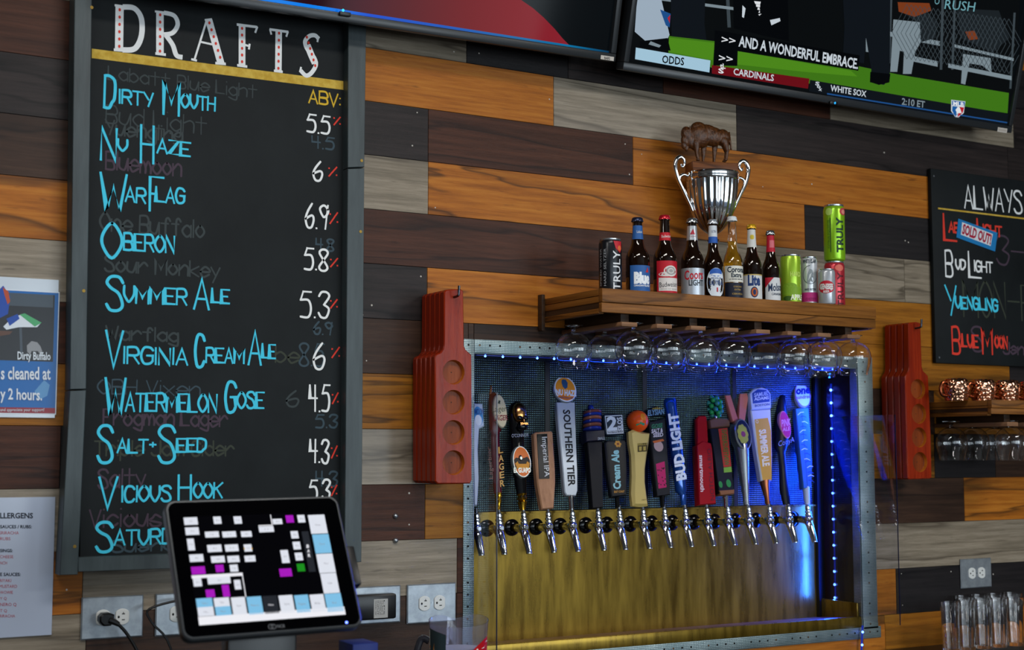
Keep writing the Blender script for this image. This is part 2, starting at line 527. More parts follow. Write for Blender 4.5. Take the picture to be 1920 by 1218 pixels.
# ------------------------------------------------------------------ handwriting: stroke alphabet
SF = {
'A': '002640 1232', 'B': '0006 ~0636454323 ~0333414000 0323', 'C': '~45361604021030 3041', 'D': '0006 ~06264542312000', 'E': '46060040 0333', 'F': '460600 0323',
'G': '~4536160402103041 414323', 'H': '0006 4046 0343', 'I': '0006', 'J': '~4641301001', 'K': '0006 4603 1440', 'L': '060040', 'M': '0006224640',
'N': '00064046', 'O': '~26150402114244152 6', 'P': '0006 ~0636454333 3303', 'R': '0006 ~0636454333 3303 2340', 'S': '~4536160514334131 2000 01',
'T': '0646 2620', 'U': '~06031120314346', 'V': '062046', 'W': '0610243046', 'X': '0640 4600', 'Y': '0623 4620', 'Z': '06460040',
'0': '~2604022042442 6', '1': '2620', '2': '~0516364523 00 0040', '3': '~051636452313 ~23343130 10 01', '4': '060343 3630', '5': '4616 1603 ~0334323010', '6': '~36140210304132 02',
'8': '~23041636441302103042 23', '9': '~45260513 4445 4630', '.': '1010', ':': '1111 1414', '+': '2125 0343', '-': '0343', '!': '2622 2020', '%': '0046 0505 4141', '>': '154311',
'a': '~4526042243 4642', 'b': '0802 ~0526442203', 'c': '~4526042243', 'd': '~4526042243 4842', 'e': '~044446260422 43', 'f': '~47382722 0636', 'g': '~4526042243 ~46413001', 'i': '2622 2828', 'j': '~36311001',
'k': '0802 4604 0442', 'l': '2822', 'm': '0602 ~04162422 ~24364442', 'n': '0602 ~0426364542', 'o': '~2604224426', 'p': '0600 ~0526442203', 'r': '0602 ~04263645', 's': '~4526150443321203', 't': '2822 0646', 'u': '~0603223346 4642', 'v': '062246', 'w': '0612243246', 'x': '0642 4602', 'y': '0623 4610',
}
SF['O'] = '~26040220424426'
SF['h'] = '0802 ~0526364542'
SF['0'] = SF['O']
SF['S'] = '~453616051433413010 01'.replace(' ', '')
SF['C'] = '~4536160402103041'
SF['B'] = '0006 ~06364533 ~0333414030 0000'.replace('4030 0000', '3000')
SF['B'] = '0006 ~0636443303 ~0333413000'
SF['P'] = '0006 ~0636443303'
SF['R'] = '0006 ~0636443303 2340'
SF['2'] = '~051636452300 0040'
SF['3'] = '~0516364523 ~2342301001'
SF['6'] = '~3614021030423302'
SF['8'] = '~2304163644231030 ~2301103042 23'.replace(' 23', '23')
SF['8'] = '~23051636452301103041 23'.replace(' ', '')
SF['9'] = '~452605234445 4630'
SF['e'] = '~044445260412 2243'.replace(' ', '')
SF['5'] = '4616 1604 ~0434423000'
def glyph(ch):
    low = ch.islower()
    out = []
    for st in SF.get(ch, '').split():
        sm = st[0] == '~'
        d = st.lstrip('~')
        pts = [(int(d[i])/4, (int(d[i+1])-(2 if low else 0))/6) for i in range(0, len(d)-1, 2)]
        out.append(catmull(pts, 5) if sm and len(pts) > 2 else pts)
    return out
LIFT = [0]
def hand(mb, q, y, txt, box, w, mi, jit=.03, gap=.22):
    """write txt in the photo box (x0, ytop, x1, ybot); left edge gives the height"""
    x0, yt, x1, yb = box
    ox, oz = q(x0, yb); tx, tz = q(x0, yt)
    ex = q(x1, yb)[0]
    H = tz-oz; L = ex-ox
    wd_ = [(.3 if c == '.' else .12 if c in 'Iil:!1' else .45 if c == ' ' else 1.25 if c in 'MWmw' else 1) for c in txt]
    tot = sum(wd_)+gap*(len(txt)-1)
    u = L/tot; x = ox
    rnd = random.Random(txt)
    for c, k in zip(txt, wd_):
        dz = rnd.uniform(-jit, jit)*H; sl = rnd.uniform(-jit, jit)
        for st in glyph(c):
            pts = [(x+(p[0]*k if k >= .4 else (p[0]-.25)*.0+.5*k)*u+sl*p[1]*H*.5, oz+dz+p[1]*H) for p in st]
            if c == ':': pts = [(x+.5*k*u, oz+p[1]*H) for p in st]
            LIFT[0] = (LIFT[0]+1) % 7
            mb.ribbon(pts, w, at_y(y-.00005*LIFT[0]), mi)
        x += u*(k+gap)

# ================================================================== SETTING
# tap niche opening in the wall (from the photo's frame lines)
NX0 = P(888, 900, 0).x; NX1 = P(1612, 900, 0).x
NZ1 = P(888, 660, 0).z; NZ0 = P(1240, 1206, 0).z
ND = .20                                             # depth of the niche
Z0 = ZC+1.1529; PW = .155                            # top of plank row 0, plank height
XL, XR = -2.3, 6.2
PM = dict(o=0, r=1, b=2, c=3, k=4, g=5, a=6)
WM = [W_ORANGE, W_RED, W_BROWN, W_CHAR, W_BLACK, W_GREY, W_AMBER, DARK, mat('fleck', 'b9b2a8', .6)]
def PXR(px, k):
    zz = Z0-(k+.5)*PW
    lo, hi = 0, 1218
    # pixel x on the wall at this row's height
    for _ in range(40):
        mid = (lo+hi)/2
        if P(px, mid).z > zz: lo = mid
        else: hi = mid
    r = ray(px, mid); t = DW/r.y
    return r.x*t
rows = {
-4: [(-9999, 'b'), (500, 'c'), (1300, 'o')], -3: [(-9999, 'o'), (700, 'g'), (1100, 'b'), (1700, 'o')], -2: [(-9999, 'b'), (400, 'r'), (1000, 'r'), (1190, 'o'), (1290, 'k')],
-1: [(-9999, 'g'), (300, 'g'), (875, 'k'), (1065, 'c'), (1243, 'r'), (1556, 'g'), (1900, 'c')],
0: [(-9999, 'r'), (300, 'o'), (1038, 'g'), (1381, 'c'), (1890, 'c')],
1: [(-9999, 'c'), (400, 'c'), (803, 'r'), (1187, 'o'), (1990, 'o')],
2: [(-9999, 'b'), (420, 'g'), (803, 'o'), (1509, 'k'), (1990, 'k')],
3: [(-9999, 'o'), (350, 'r'), (1290, 'g'), (1696, 'g')],
4: [(-9999, 'g'), (250, 'c'), (801, 'o'), (1400, 'a'), (1990, 'a')],
5: [(-9999, 'r'), (300, 'b'), (878, 'b'), (1420, 'a'), (1893, 'k')],
6: [(-9999, 'a'), (330, 'a'), (1100, 'a'), (1500, 'b'), (1752, 'a'), (1960, 'k')],
7: [(-9999, 'r'), (113, 'k'), (230, 'g'), (1500, 'a'), (1752, 'k'), (1866, 'b')],
8: [(-9999, 'g'), (230, 'r'), (797, 'a'), (1300, 'b'), (1808, 'o')],
9: [(-9999, 'o'), (155, 'g'), (857, 'r'), (1500, 'g'), (2100, 'b')],
10: [(-9999, 'g'), (161, 'b'), (856, 'r'), (1500, 'o'), (1681, 'k'), (2100, 'o')],
11: [(-9999, 'b'), (300, 'b'), (900, 'o'), (1660, 'a'), (1790, 'o'), (2100, 'c')],
12: [(-9999, 'o'), (500, 'g'), (1400, 'r'), (1735, 'k')], 13: [(-9999, 'b'), (700, 'o'), (1500, 'g')], 14: [(-9999, 'r'), (600, 'c')], 15: [(-9999, 'g'), (900, 'b')], 16: [(-9999, 'o'), (500, 'r')], 17: [(-9999, 'c'), (1100, 'o')], 18: [(-9999, 'b')]}
mb = MB()
GAP = .0011
def plank(x0, x1, z0, z1, mi):
    """planks stop at the niche"""
    hx0, hx1, hz0, hz1 = NX0, NX1, NZ0, NZ1
    if x1 <= hx0 or x0 >= hx1 or z1 <= hz0 or z0 >= hz1:
        rs = [(x0, x1, z0, z1)]
    else:
        rs = []
        if x0 < hx0: rs.append((x0, hx0, z0, z1))
        if x1 > hx1: rs.append((hx1, x1, z0, z1))
        a, b = max(x0, hx0), min(x1, hx1)
        if z1 > hz1: rs.append((a, b, hz1, z1))
        if z0 < hz0: rs.append((a, b, z0, hz0))
    for a, b, c, d in rs:
        g = GAP; e = .0012
        if b-a < .006 or d-c < .006: continue
        mb.add([(a+g, 0, c+g), (b-g, 0, c+g), (b-g, 0, d-g), (a+g, 0, d-g), (a+g-e, .004, c+g-e), (b-g+e, .004, c+g-e), (b-g+e, .004, d-g+e), (a+g-e, .004, d-g+e)],
               [(0, 1, 2, 3), (0, 4, 5, 1), (1, 5, 6, 2), (2, 6, 7, 3), (3, 7, 4, 0)], mi)
for k, segs in rows.items():
    z1 = Z0-k*PW; z0 = max(0, z1-PW)
    if z1 > 3.4: z1 = 3.4
    xs = [max(XL, PXR(s[0], k)) if s[0] > -9000 else XL for s in segs]+[XR]
    for i, s in enumerate(segs):
        if xs[i+1]-xs[i] > .01: plank(xs[i], xs[i+1], z0, z1, PM[s[1]])
# dark backing behind the seams, around the niche
for a, b, c, d in ((XL, NX0, 0, 3.4), (NX1, XR, 0, 3.4), (NX0, NX1, NZ1, 3.4), (NX0, NX1, 0, NZ0)):
    mb.add([(a, .003, c), (b, .003, c), (b, .003, d), (a, .003, d)], [(0, 1, 2, 3)], 7)
rr = random.Random(3)
for fx, fy in ((782, 211), (773, 273), (1172, 270), (1180, 327), (1030, 186), (1430, 350), (1203, 289), (697, 572), (680, 590), (687, 676), (767, 924), (767, 983), (1228, 127), (898, 100), (851, 97), (816, 389), (789, 518), (1522, 345), (1657, 286), (1697, 451), (1703, 454), (1690, 1075), (1862, 1076), (1783, 1071), (1692, 1134), (1783, 1130), (1658, 286), (125, 1105), (955, 648)):
    p = P(fx, fy); mb.disc(p.x, p.z, -.0006, rr.uniform(.0018, .003), mi=8, n=8)
structure(mb.build('wall_back', WM, smooth=0))
# the rest of the bar room
ROOMW = noisy('room_wall', '4a4744', '57534f', (2, 2, 2), .7)
mb = MB(); mb.box(XL, XR, -7, .3, -.1, 0); structure(mb.build('floor', noisy('floor_concrete', '46423d', '575149', (3, 3, 3), .45), smooth=0))
mb = MB(); mb.box(XL, XR, -7, .3, 3.4, 3.5); structure(mb.build('ceiling', noisy('ceiling_paint', '2c2b2b', '363535', (3, 3, 3), .7), smooth=0))
mb = MB(); mb.box(XL-.1, XL, -7, .3, 0, 3.4); structure(mb.build('wall_left', ROOMW, smooth=0))
mb = MB(); mb.box(XR, XR+.1, -7, .3, 0, 3.4); structure(mb.build('wall_right', ROOMW, smooth=0))
mb = MB(); mb.box(XL, XR, .26, .3, 0, 3.4); structure(mb.build('trim_1', DARK, smooth=0))
# back bar counter below the picture
CZ = ZC-.765
ct = thing('back_bar_counter', 'dark back bar counter running along the plank wall under the tap niche', 'counter', (0, 0, 0))
m2 = MB(); m2.box(XL+.05, XR-.05, -1.25, -.006, CZ-.05, CZ, 0, .004); m2.build('worktop', mat('counter_black', '15130f', .3), ct)
m2 = MB(); m2.box(XL+.08, XR-.08, -1.2, -.012, .0, CZ-.05); m2.build('cabinet_front', W_SHELFD, ct)

# ================================================================== BIG CHALKBOARD
o_ = P(420, 700, 0)
cb = thing('chalkboard', 'tall black draft list chalkboard in a slate grey wooden frame on the plank wall', 'chalkboard', (o_.x, 0, o_.z))
Mc = mat_of(cb)
YB, YF = -.028, -.062
qb, qf = plane_map(Mc, YB), plane_map(Mc, YF)
c1 = crop(100, 0, .41036); c2 = crop(100, 500, .41036); c8 = crop(0, 900, .2611)
mb = MB()
mb.prism([qb(150, 1060), qb(655, 1040), qb(662, -60), qb(160, -110)], YB, -.008)
mb.build('board', BOARD, cb, smooth=0)
for pts in ([(140, -40), (173, -40), (161.5, 729), (131, 730)], [(131, 732), (161.5, 731), (146, 1077), (112, 1078)],
            [(653, 30), (687, 36), (683.5, 313), (652, 314)], [(652, 316), (683.5, 315), (678, 1053), (646, 1056)]):
    m_ = MB(); m_.prism([qf(*p) for p in pts], YF, -.004, 0, .002)
    m_.build('stile', FRAME, cb, smooth=20)
m_ = MB(); m_.prism([qf(147, 1045), qf(647, 1026), qf(646, 1055), qf(147, 1072)], YF+.006, -.006, 0, .002)
m_.build('bottom_rail', FRAME, cb, smooth=20)
m_ = MB()
for px, py in ((157, 545), (140, 1024), (678, 301), (676, 434), (172, 14)):
    x, z = qf(px, py); m_.puck(x, z, YF-.001, YF+.002, .0042, n=12)
m_.build('brass_screws', mat('brass_screw', '8f7334', .5, .8), cb)
y_ = YB-.0008
qt = plane_map(Mc, y_)
def ch(name, mats, items, w, parent=cb, cr=c1, q=qt, y=y_):
    m = MB()
    for it in items:
        t, b = it[0], it[1]; c = it[2] if len(it) > 2 else cr
        x0, y0 = c(b[0], b[1]); x1, y1 = c(b[2], b[3])
        hand(m, q, y, t, (x0, y0, x1, y1), it[4] if len(it) > 4 else w, it[3] if len(it) > 3 else 0)
    return m.build(name, mats, parent, smooth=0)
# remains of wiped writing
yg_ = YB-.0002
for it in [
    ('Yuengling', (238, 545, 590, 610)), ('Bluemoon', (240, 690, 585, 770), c1, 1), ('One Buffalo', (215, 970, 690, 1050)), ('Labatt Blue Light', (250, 300, 930, 360), c1, 0, .004),
    ('Bud Light', (240, 480, 700, 560), c1, 0, .004), ('Sour Monkey', (235, 1165, 760, 1235)), ('Frogman Lager', (228, 650, 795, 722), c2, 1), ('Triple Jam Cider', (190, 795, 825, 862), c2, 2),
    ('Vicious', (165, 1110, 490, 1190), c2, 1), ('Salty', (205, 925, 420, 1010), c2, 1), ('Warflag', (240, 270, 570, 330), c2, 0), ('OBH Vixen', (205, 515, 670, 580), c2, 3, .004), ('be', (1015, 365, 1120, 435), c2, 2),
    ('4.5', (1182, 620, 1282, 672), c1, 3), ('4.8', (1200, 1090, 1280, 1142), c1, 3), ('6.9', (1190, 250, 1272, 305), c2, 3), ('8.5', (1125, 350, 1235, 450), c2, 3), ('5.3', (1200, 675, 1297, 732), c2, 3), ('4.3', (1200, 935, 1297, 1000), c2, 3), ('6', (1065, 565, 1120, 635), c2, 0), ('Suena', (805, 435, 1250, 515), c8, 3)]:
    ch('wiped_lettering', [GH1, GH2, GH3, GH4], [it], .0055, y=yg_)
big = [('D', (232, 345, 278, 490)), ('M', (503, 370, 573, 520)), ('N', (217, 580, 285, 725)), ('H', (400, 570, 457, 738)), ('W', (214, 792, 333, 958)), ('F', (440, 808, 500, 962)), ('O', (225, 1012, 308, 1172)),
    ('S', (242, 48, 315, 200), c2), ('A', (643, 52, 710, 188), c2), ('V', (236, 297, 313, 462), c2), ('C', (648, 308, 688, 450), c2), ('A', (892, 292, 948, 442), c2), ('W', (237, 512, 328, 678), c2), ('G', (786, 527, 832, 660), c2),
    ('S', (202, 732, 268, 897), c2), ('S', (480, 732, 553, 897), c2), ('V', (206, 967, 288, 1108), c2), ('H', (572, 952, 628, 1062), c2), ('S', (690, 312, 803, 518), c8)]
small = [('IRTY', (300, 408, 455, 468)), ('OUTH', (585, 428, 738, 488)), ('U', (295, 634, 337, 685)), ('AZE', (475, 635, 624, 697)), ('AR', (330, 853, 420, 918)), ('LAG', (468, 853, 598, 918)), ('BERON', (322, 1063, 552, 1138)),
    ('UMMER', (322, 88, 608, 160), c2), ('LE', (725, 100, 803, 162), c2), ('IRGINIA', (320, 365, 612, 438), c2), ('REAM', (698, 370, 870, 435), c2), ('LE', (955, 353, 1013, 415), c2), ('ATERMELON', (330, 577, 745, 658), c2), ('OSE', (842, 573, 960, 645), c2),
    ('ALT', (293, 788, 430, 848), c2), ('+', (442, 800, 466, 824), c2), ('EED', (565, 785, 695, 845), c2), ('ICIOUS', (312, 1003, 535, 1072), c2), ('OOK', (642, 988, 770, 1055), c2), ('ATURD', (822, 360, 1235, 465), c8)]
ib = js = 0
for nb, ns in ((2, 2), (2, 2), (2, 2), (1, 1), (2, 2), (3, 3), (2, 2), (2, 3), (2, 2), (1, 1)):
    ch('cyan_lettering', [CYAN], [(t[0], t[1], t[2] if len(t) > 2 else c1, 0, .0078) for t in big[ib:ib+nb]]+[(t[0], t[1], t[2] if len(t) > 2 else c1, 0, .0062) for t in small[js:js+ns]], .006)
    ib += nb; js += ns
for it in [('5.5', (1160, 522, 1262, 600)), ('6', (1187, 735, 1228, 820)), ('6.9', (1152, 928, 1252, 1035)), ('5.8', (1148, 1135, 1252, 1230)), ('5.3', (1130, 110, 1258, 225), c2), ('6', (1188, 347, 1238, 462), c2), ('4.5', (1172, 540, 1260, 657), c2),
    ('4.3', (1172, 790, 1258, 893), c2), ('5.3', (1172, 974, 1262, 1065), c2)]:
    ch('white_lettering', [CHWHITE], [it], .0062)
for it in [('%', (1283, 532, 1310, 568)), ('%', (1260, 760, 1294, 802)), ('%', (1265, 968, 1298, 1018)), ('%', (1268, 1178, 1298, 1216)), ('%', (1268, 148, 1296, 186), c2), ('%', (1274, 366, 1306, 412), c2), ('%', (1276, 575, 1300, 622), c2), ('%', (1272, 818, 1296, 870), c2), ('%', (1272, 998, 1294, 1042), c2)]:
    ch('red_lettering', [CHRED], [it], .0056)
ch('yellow_lettering', [mat('chalk_gold', 'd0a81e', .7)], [('ABV:', (1168, 412, 1312, 468))], .0056)
m_ = MB()
m_.poly([qt(*c1(*p)) for p in ((176, 222), (1345, 373), (1345, 413), (860, 352), (176, 265))], y_)
m_.build('yellow_stripe', CHYEL, cb, smooth=0)
# heading: thick serif letters with red bulbs down the stems
m_ = MB(); dots = m_
def hs(pts, w, sm=False):
    p = [qt(*c1(*a)) for a in pts]
    p = catmull(p, 6) if sm else p
    LIFT[0] = (LIFT[0]+1) % 11
    m_.ribbon(p, w*.41036*mpp, at_y(y_-.00005*LIFT[0]), 0, caps=False)
def hd(p0, p1, n):
    for i in range(n):
        t = i/(n-1); x, z = qt(*c1(p0[0]+(p1[0]-p0[0])*t, p0[1]+(p1[1]-p0[1])*t))
        dots.disc(x, z, y_-.0012, 5.6*.41036*mpp, 7.5*.41036*mpp, 1, n=10)
mpp = scale_at(P(400, 90, .03))
hs([(303, 22), (300, 233)], 36); hs([(280, 24), (330, 30)], 9); hs([(276, 227), (330, 232)], 12); hs([(318, 32), (370, 38), (402, 85), (402, 165), (372, 222), (315, 228)], 24, True); hd((303, 45), (301, 212), 6)
hs([(487, 50), (487, 248)], 34); hs([(464, 52), (515, 58)], 9); hs([(466, 244), (514, 250)], 12); hs([(505, 58), (552, 72), (568, 112), (545, 150), (505, 158)], 20, True); hs([(512, 158), (545, 205), (562, 252), (590, 262)], 22, True); hd((488, 68), (487, 234), 6)
hs([(710, 90), (766, 290)], 34); hs([(692, 92), (725, 88)], 10); hs([(700, 95), (645, 272)], 9); hs([(630, 270), (656, 277)], 10); hs([(740, 288), (788, 292)], 12); hs([(668, 190), (735, 205)], 9); hd((713, 105), (762, 262), 6)
hs([(862, 112), (862, 302)], 32); hs([(838, 112), (932, 124)], 12); hs([(932, 122), (922, 150)], 9); hs([(875, 205), (898, 212)], 10); hs([(897, 200), (893, 226)], 9); hs([(840, 298), (886, 304)], 12); hd((862, 130), (862, 282), 6)
hs([(1030, 140), (1028, 326)], 32); hs([(988, 134), (1074, 146)], 12); hs([(990, 134), (996, 158)], 9); hs([(1072, 144), (1064, 168)], 9); hs([(1008, 323), (1048, 328)], 12); hd((1031, 152), (1028, 312), 6)
hs([(1212, 178), (1196, 162), (1170, 165), (1150, 190), (1160, 225), (1190, 260), (1200, 295), (1180, 332), (1155, 345), (1130, 322)], 20, True); hs([(1160, 205), (1178, 250), (1196, 290)], 34, True); hs([(1212, 165), (1206, 192)], 9); hs([(1132, 306), (1126, 330)], 9); hd((1158, 170), (1196, 300), 6)
m_.build('heading_lettering', [CHWHITE, CHRED], cb, smooth=0)

# ================================================================== TELEVISIONS
def tv(name, label, pbr, d, rx, ry, W, H, bz, pbl=None):
    o = P(*pbr, d)
    t = thing(name, label, 'television', o, (R_(rx), R_(ry), 0))
    M = mat_of(t)
    if pbl: W = -plane_map(M, -.012)(*pbl)[0]
    m = MB()
    for x0, x1, z0, z1 in ((-W, 0, 0, bz), (-W, 0, H-bz, H), (-W, -W+bz*.8, bz, H-bz), (-bz*.8, 0, bz, H-bz)):
        m.box(x0, x1, -.012, .03, z0, z1, 0, .003)
    m.build('bezel', mat('tv_bezel', '26292c', .32), t)
    m = MB(); m.box(-W+.01, -.01, .004, .05, .01, H-.01); m.box(-W*.8, -W*.2, .05, .075, .1, H*.7, 0, .01); m.build('back_shell', BLACKP, t)
    m = MB(); m.box(-W*.62, -W*.38, .075, .14, H*.2, H*.4); m.build('wall_bracket', BLACKP, t)
    m = MB(); m.rect(-W+bz*.8, -bz*.8, bz, H-bz, .0025); m.build('screen', mat('tv_glass', '020304', .1, emit='05080b', es=1, spec=.08), t, smooth=0)
    return t, M
ltv, Ml = tv('television', 'wall television showing a dark red shape edged by a blue band above the chalkboard', (1150, 116), .145, 14, -.9, 1.5, .86, .024)
qz = plane_map(Ml, .001)
lt = crop(640, 0, .3125)
m_ = MB(); y1 = .0018
cols = ['3a0a18', '4a0c1a', '5c0c18', '6a0d18', '760f1a', '7c141f', '801a24']
xs = [-900, 0, 200, 420, 650, 880, 1080]
arc = [(1080, 0), (1150, 48), (1215, 105), (1280, 172), (1330, 232), (1366, 268)]
bot = lambda x: 60+(x-0)*.1555
for i in range(6):
    m_.poly([qz(*lt(xs[i], -400)), qz(*lt(xs[i+1], -400)), qz(*lt(xs[i+1], bot(xs[i+1]))), qz(*lt(xs[i], bot(xs[i])))], y1, i)
m_.poly([qz(*lt(1080, bot(1080))), qz(*lt(1080, 0))]+[qz(*lt(*p)) for p in arc[1:]], y1, 6)
m_.poly([qz(*lt(1080, -400)), qz(*lt(1080, 0)), qz(*lt(600, -400))], y1, 5)
m_.poly([qz(*lt(600, -400)), qz(*lt(600, -390)), qz(*lt(1080, 0)), qz(*lt(1080, -10))], y1-.0004, 6)
RG = emis_ramp('red_gradient', qz(*lt(-100, 0))[0], qz(*lt(1366, 268))[0], [(0, '260814'), (.12, '420a1a'), (.3, '560812'), (.55, '70060f'), (.75, '7e0d18'), (1, '8a2430')], .9)
m_.build('red_picture', [RG]*7, ltv, smooth=0)
m_ = MB()
for i, (xa, xb, c) in enumerate(((-900, 100, 0), (100, 450, 0), (450, 800, 1), (800, 1050, 2), (1050, 1300, 3), (1300, 1500, 4), (1500, 1605, 5))):
    m_.poly([qz(*lt(xa, bot(xa)-4)), qz(*lt(xb, bot(xb)-4)), qz(*lt(xb, bot(xb)+40)), qz(*lt(xa, bot(xa)+40))], y1-.0008, c)
BG = emis_ramp('blue_gradient', qz(*lt(-100, 0))[0], qz(*lt(1605, 310))[0], [(0, '0f78e0'), (.15, '0a46c0'), (.45, '0c50a8'), (.65, '0c5f9a'), (.85, '0e6a98'), (1, '0a3050')], 1)
m_.build('blue_band', [BG]*6, ltv, smooth=0)
m_ = MB(); yl = -.0125
ql = plane_map(Ml, yl)
a, b = ql(*lt(1558, 330)), ql(*lt(1634, 366)); m_.rect(a[0], b[0], b[1], a[1], yl)
m_.text('BARS', at_y(yl-.0004), ql(*lt(1578, 355)), ql(*lt(1612, 359)), ql(*lt(1578, 340)), 1, .02)
m_.build('white_sticker', [flat('cfc6bc'), flat('3a3432')], ltv, smooth=0)
m_ = MB(); a = ql(648, 27); m_.box(a[0]-.02, a[0]+.012, -.022, -.012, a[1]-.006, a[1]+.006, 0, .002); m_.disc(a[0]-.012, a[1]+.009, -.0222, .004, mi=1)
m_.build('power_light', [BLACKP, emis('led_cyan', '30b8d8', 1.5)], ltv)

r_o = (1892, 249)
rtv, Mr = tv('television', 'wall television showing a captioned baseball broadcast with green grass', r_o, .145, 15, 0, 1.42, .84, .024, (1168, 130))
yr = .0018
qr = plane_map(Mr, yr)
rc = crop(1160, 0, .39583)
RM = ['0a0d0f', '4e8a1c', '3f7618', 'a4c8dc', '05070a', '6a0f18', 'e2e6ea', '10151b', '1c2226', '7d8c94', '9fb0c0', 'c8d2da', '1a5aa0', 'b8202c', '3c464c', '7a3a1c', '1f4f8a', '6fa6b0', '3a2a26', '5c1a1e', '2f6216']
RMm = [emis('scr_'+c, c, .85) for c in RM]
RI = {c: i for i, c in enumerate(RM)}
lay = [0]
def sp(m, pts, c, lift=1):
    m.poly([qr(*rc(*p)) for p in pts], yr-.0003*lift, RI[c])
def st(m, t, a, e, top, c, lift=8, bold=.02):
    m.text(t, at_y(yr-.0003*lift), qr(*rc(*a)), qr(*rc(*e)), qr(*rc(*top)), RI[c], bold)
m_ = MB()
sp(m_, [(55, -200), (1920, -200), (1850, 590), (50, 300)], '0a0d0f', 0)
sp(m_, [(238, 170), (455, 195), (1000, 285), (1320, 352), (1848, 440), (1842, 536), (900, 395), (440, 320), (235, 262)], '3f7618')
sp(m_, [(238, 178), (455, 203), (445, 285), (235, 245)], '4e8a1c', 2)
sp(m_, [(560, 242), (1100, 335), (1130, 362), (880, 340), (560, 305)], '4e8a1c', 2)
# dugout fence and benches
for x0, y0, x1, y1_, w in ((505, -60, 515, 130, 16), (1285, -60, 1275, 300, 12), (1530, -60, 1520, 330, 12), (1590, -60, 1575, 330, 10), (1870, 60, 1850, 420, 10)):
    sp(m_, [(x0, y0), (x0+w, y0), (x1+w, y1_), (x1, y1_)], '3c464c', 2)
for x0, y0, x1, y1_, w in ((60, -30, 590, 40, 14), (1285, 150, 1520, 195, 22), (1590, 210, 1870, 275, 14), (1560, 300, 1860, 360, 20), (1395, 265, 1510, 290, 26)):
    sp(m_, [(x0, y0), (x1, y1_), (x1, y1_+w), (x0, y0+w)], '7d8c94', 3)
# people: only the clothing that shows
sp(m_, [(88, -30), (195, -30), (240, 165), (215, 215), (150, 215), (75, 150)], '9fb0c0', 4)
sp(m_, [(195, 45), (245, 65), (240, 130), (222, 120)], '1f4f8a', 5); sp(m_, [(230, 85), (243, 70), (240, 110)], 'b8202c', 6)
sp(m_, [(100, 195), (230, 180), (245, 240), (100, 225)], '05070a', 5); sp(m_, [(150, 195), (200, 215), (190, 225), (140, 210)], '7d8c94', 6)
sp(m_, [(245, -30), (410, -30), (405, 110), (415, 190), (250, 172)], '10151b', 4)
sp(m_, [(540, -30), (800, -30), (805, 195), (690, 170), (545, 135)], '05070a', 4)
for i in range(5):
    sp(m_, [(640+i*9, 5+i*15), (672-i*3, 8+i*15), (668, 22+i*13), (645+i*5, 18+i*14)], 'e2e6ea', 5)
sp(m_, [(715, 95), (762, 85), (765, 100), (722, 120)], 'c8d2da', 5); sp(m_, [(585, 25), (600, 40), (592, 85), (583, 80)], 'c8d2da', 5)
sp(m_, [(1060, -30), (1285, -30), (1282, 370), (1255, 402), (1190, 390), (1195, 330), (1170, 180), (1160, 300), (1060, 280), (1068, 130)], '10151b', 6)
sp(m_, [(1190, 340), (1285, 350), (1280, 390), (1230, 402), (1188, 388)], '05070a', 7)
sp(m_, [(1300, 92), (1425, 105), (1430, 200), (1405, 240), (1385, 350), (1345, 350), (1350, 245), (1330, 240), (1318, 340), (1285, 340)], '7d8c94', 5)
sp(m_, [(1320, 10), (1470, 15), (1480, 50), (1400, 80), (1325, 55)], '7a3a1c', 5); sp(m_, [(1345, 60), (1470, 65), (1510, 110), (1500, 180), (1430, 200), (1420, 110)], '1c2226', 4)
sp(m_, [(1640, 150), (1685, 145), (1700, 185), (1660, 190)], '7a3a1c', 5); sp(m_, [(1630, 255), (1760, 275), (1765, 345), (1720, 310), (1660, 300), (1640, 400), (1620, 395)], '7d8c94', 5)
sp(m_, [(1600, 40), (1800, 50), (1850, 180), (1770, 250), (1620, 180)], '1c2226', 3)
sp(m_, [(1170, 130), (1205, 130), (1205, 250), (1170, 245)], '7d8c94', 3)
# chain-link fence in front of the dugout
for k in range(24):
    x = 1362+k*21
    for dx in (-70, 70):
        sp(m_, [(x, 20+k*3), (x+2.5, 20+k*3), (x+2.5+dx, 150+k*3), (x+dx, 150+k*3)], '3c464c', 6)
        sp(m_, [(x+dx, 150+k*3), (x+dx+2.5, 150+k*3), (x+2.5, 280+k*3), (x, 280+k*3)], '3c464c', 6)
# banners
sp(m_, [(80, 225), (433, 286), (428, 343), (76, 280)], 'a4c8dc', 6); st(m_, 'ODDS', (203, 297), (307, 309), (205, 262), '05070a')
sp(m_, [(455, 143), (560, 160), (1140, 262), (1133, 335), (562, 242), (560, 312), (446, 310)], '05070a', 7)
st(m_, '>>', (484, 203), (550, 211), (486, 170), 'e2e6ea', 9, .01); st(m_, '>>', (471, 290), (537, 298), (473, 257), 'e2e6ea', 9, .01)
st(m_, 'AND A WONDERFUL EMBRACE.', (565, 218), (1130, 326), (569, 170), 'c8d2da', 9, .025)
sp(m_, [(440, 308), (902, 372), (895, 420), (440, 348)], '6a0f18', 6); st(m_, 'CARDINALS', (541, 353), (732, 384), (543, 323), 'c8d2da')
for (x, y) in ((470, 345), (478, 322)): st(m_, 'S' if y > 330 else 'tL', (x, y), (x+26, y+3), (x, y-22), 'e2e6ea', 8, .03)
sp(m_, [(905, 378), (1850, 540), (1840, 595), (900, 432)], '10151b', 6)
st(m_, 'WHITE SOX', (1000, 430), (1170, 459), (1002, 402), 'c8d2da'); st(m_, '2:10 ET', (1338, 494), (1447, 510), (1340, 464), '7d8c94')
for i, ch_ in enumerate('Sox'): st(m_, ch_, (928+i*8, 402+i*13), (948+i*6, 405+i*13), (930+i*8, 386+i*13), 'c8d2da', 8, .03)
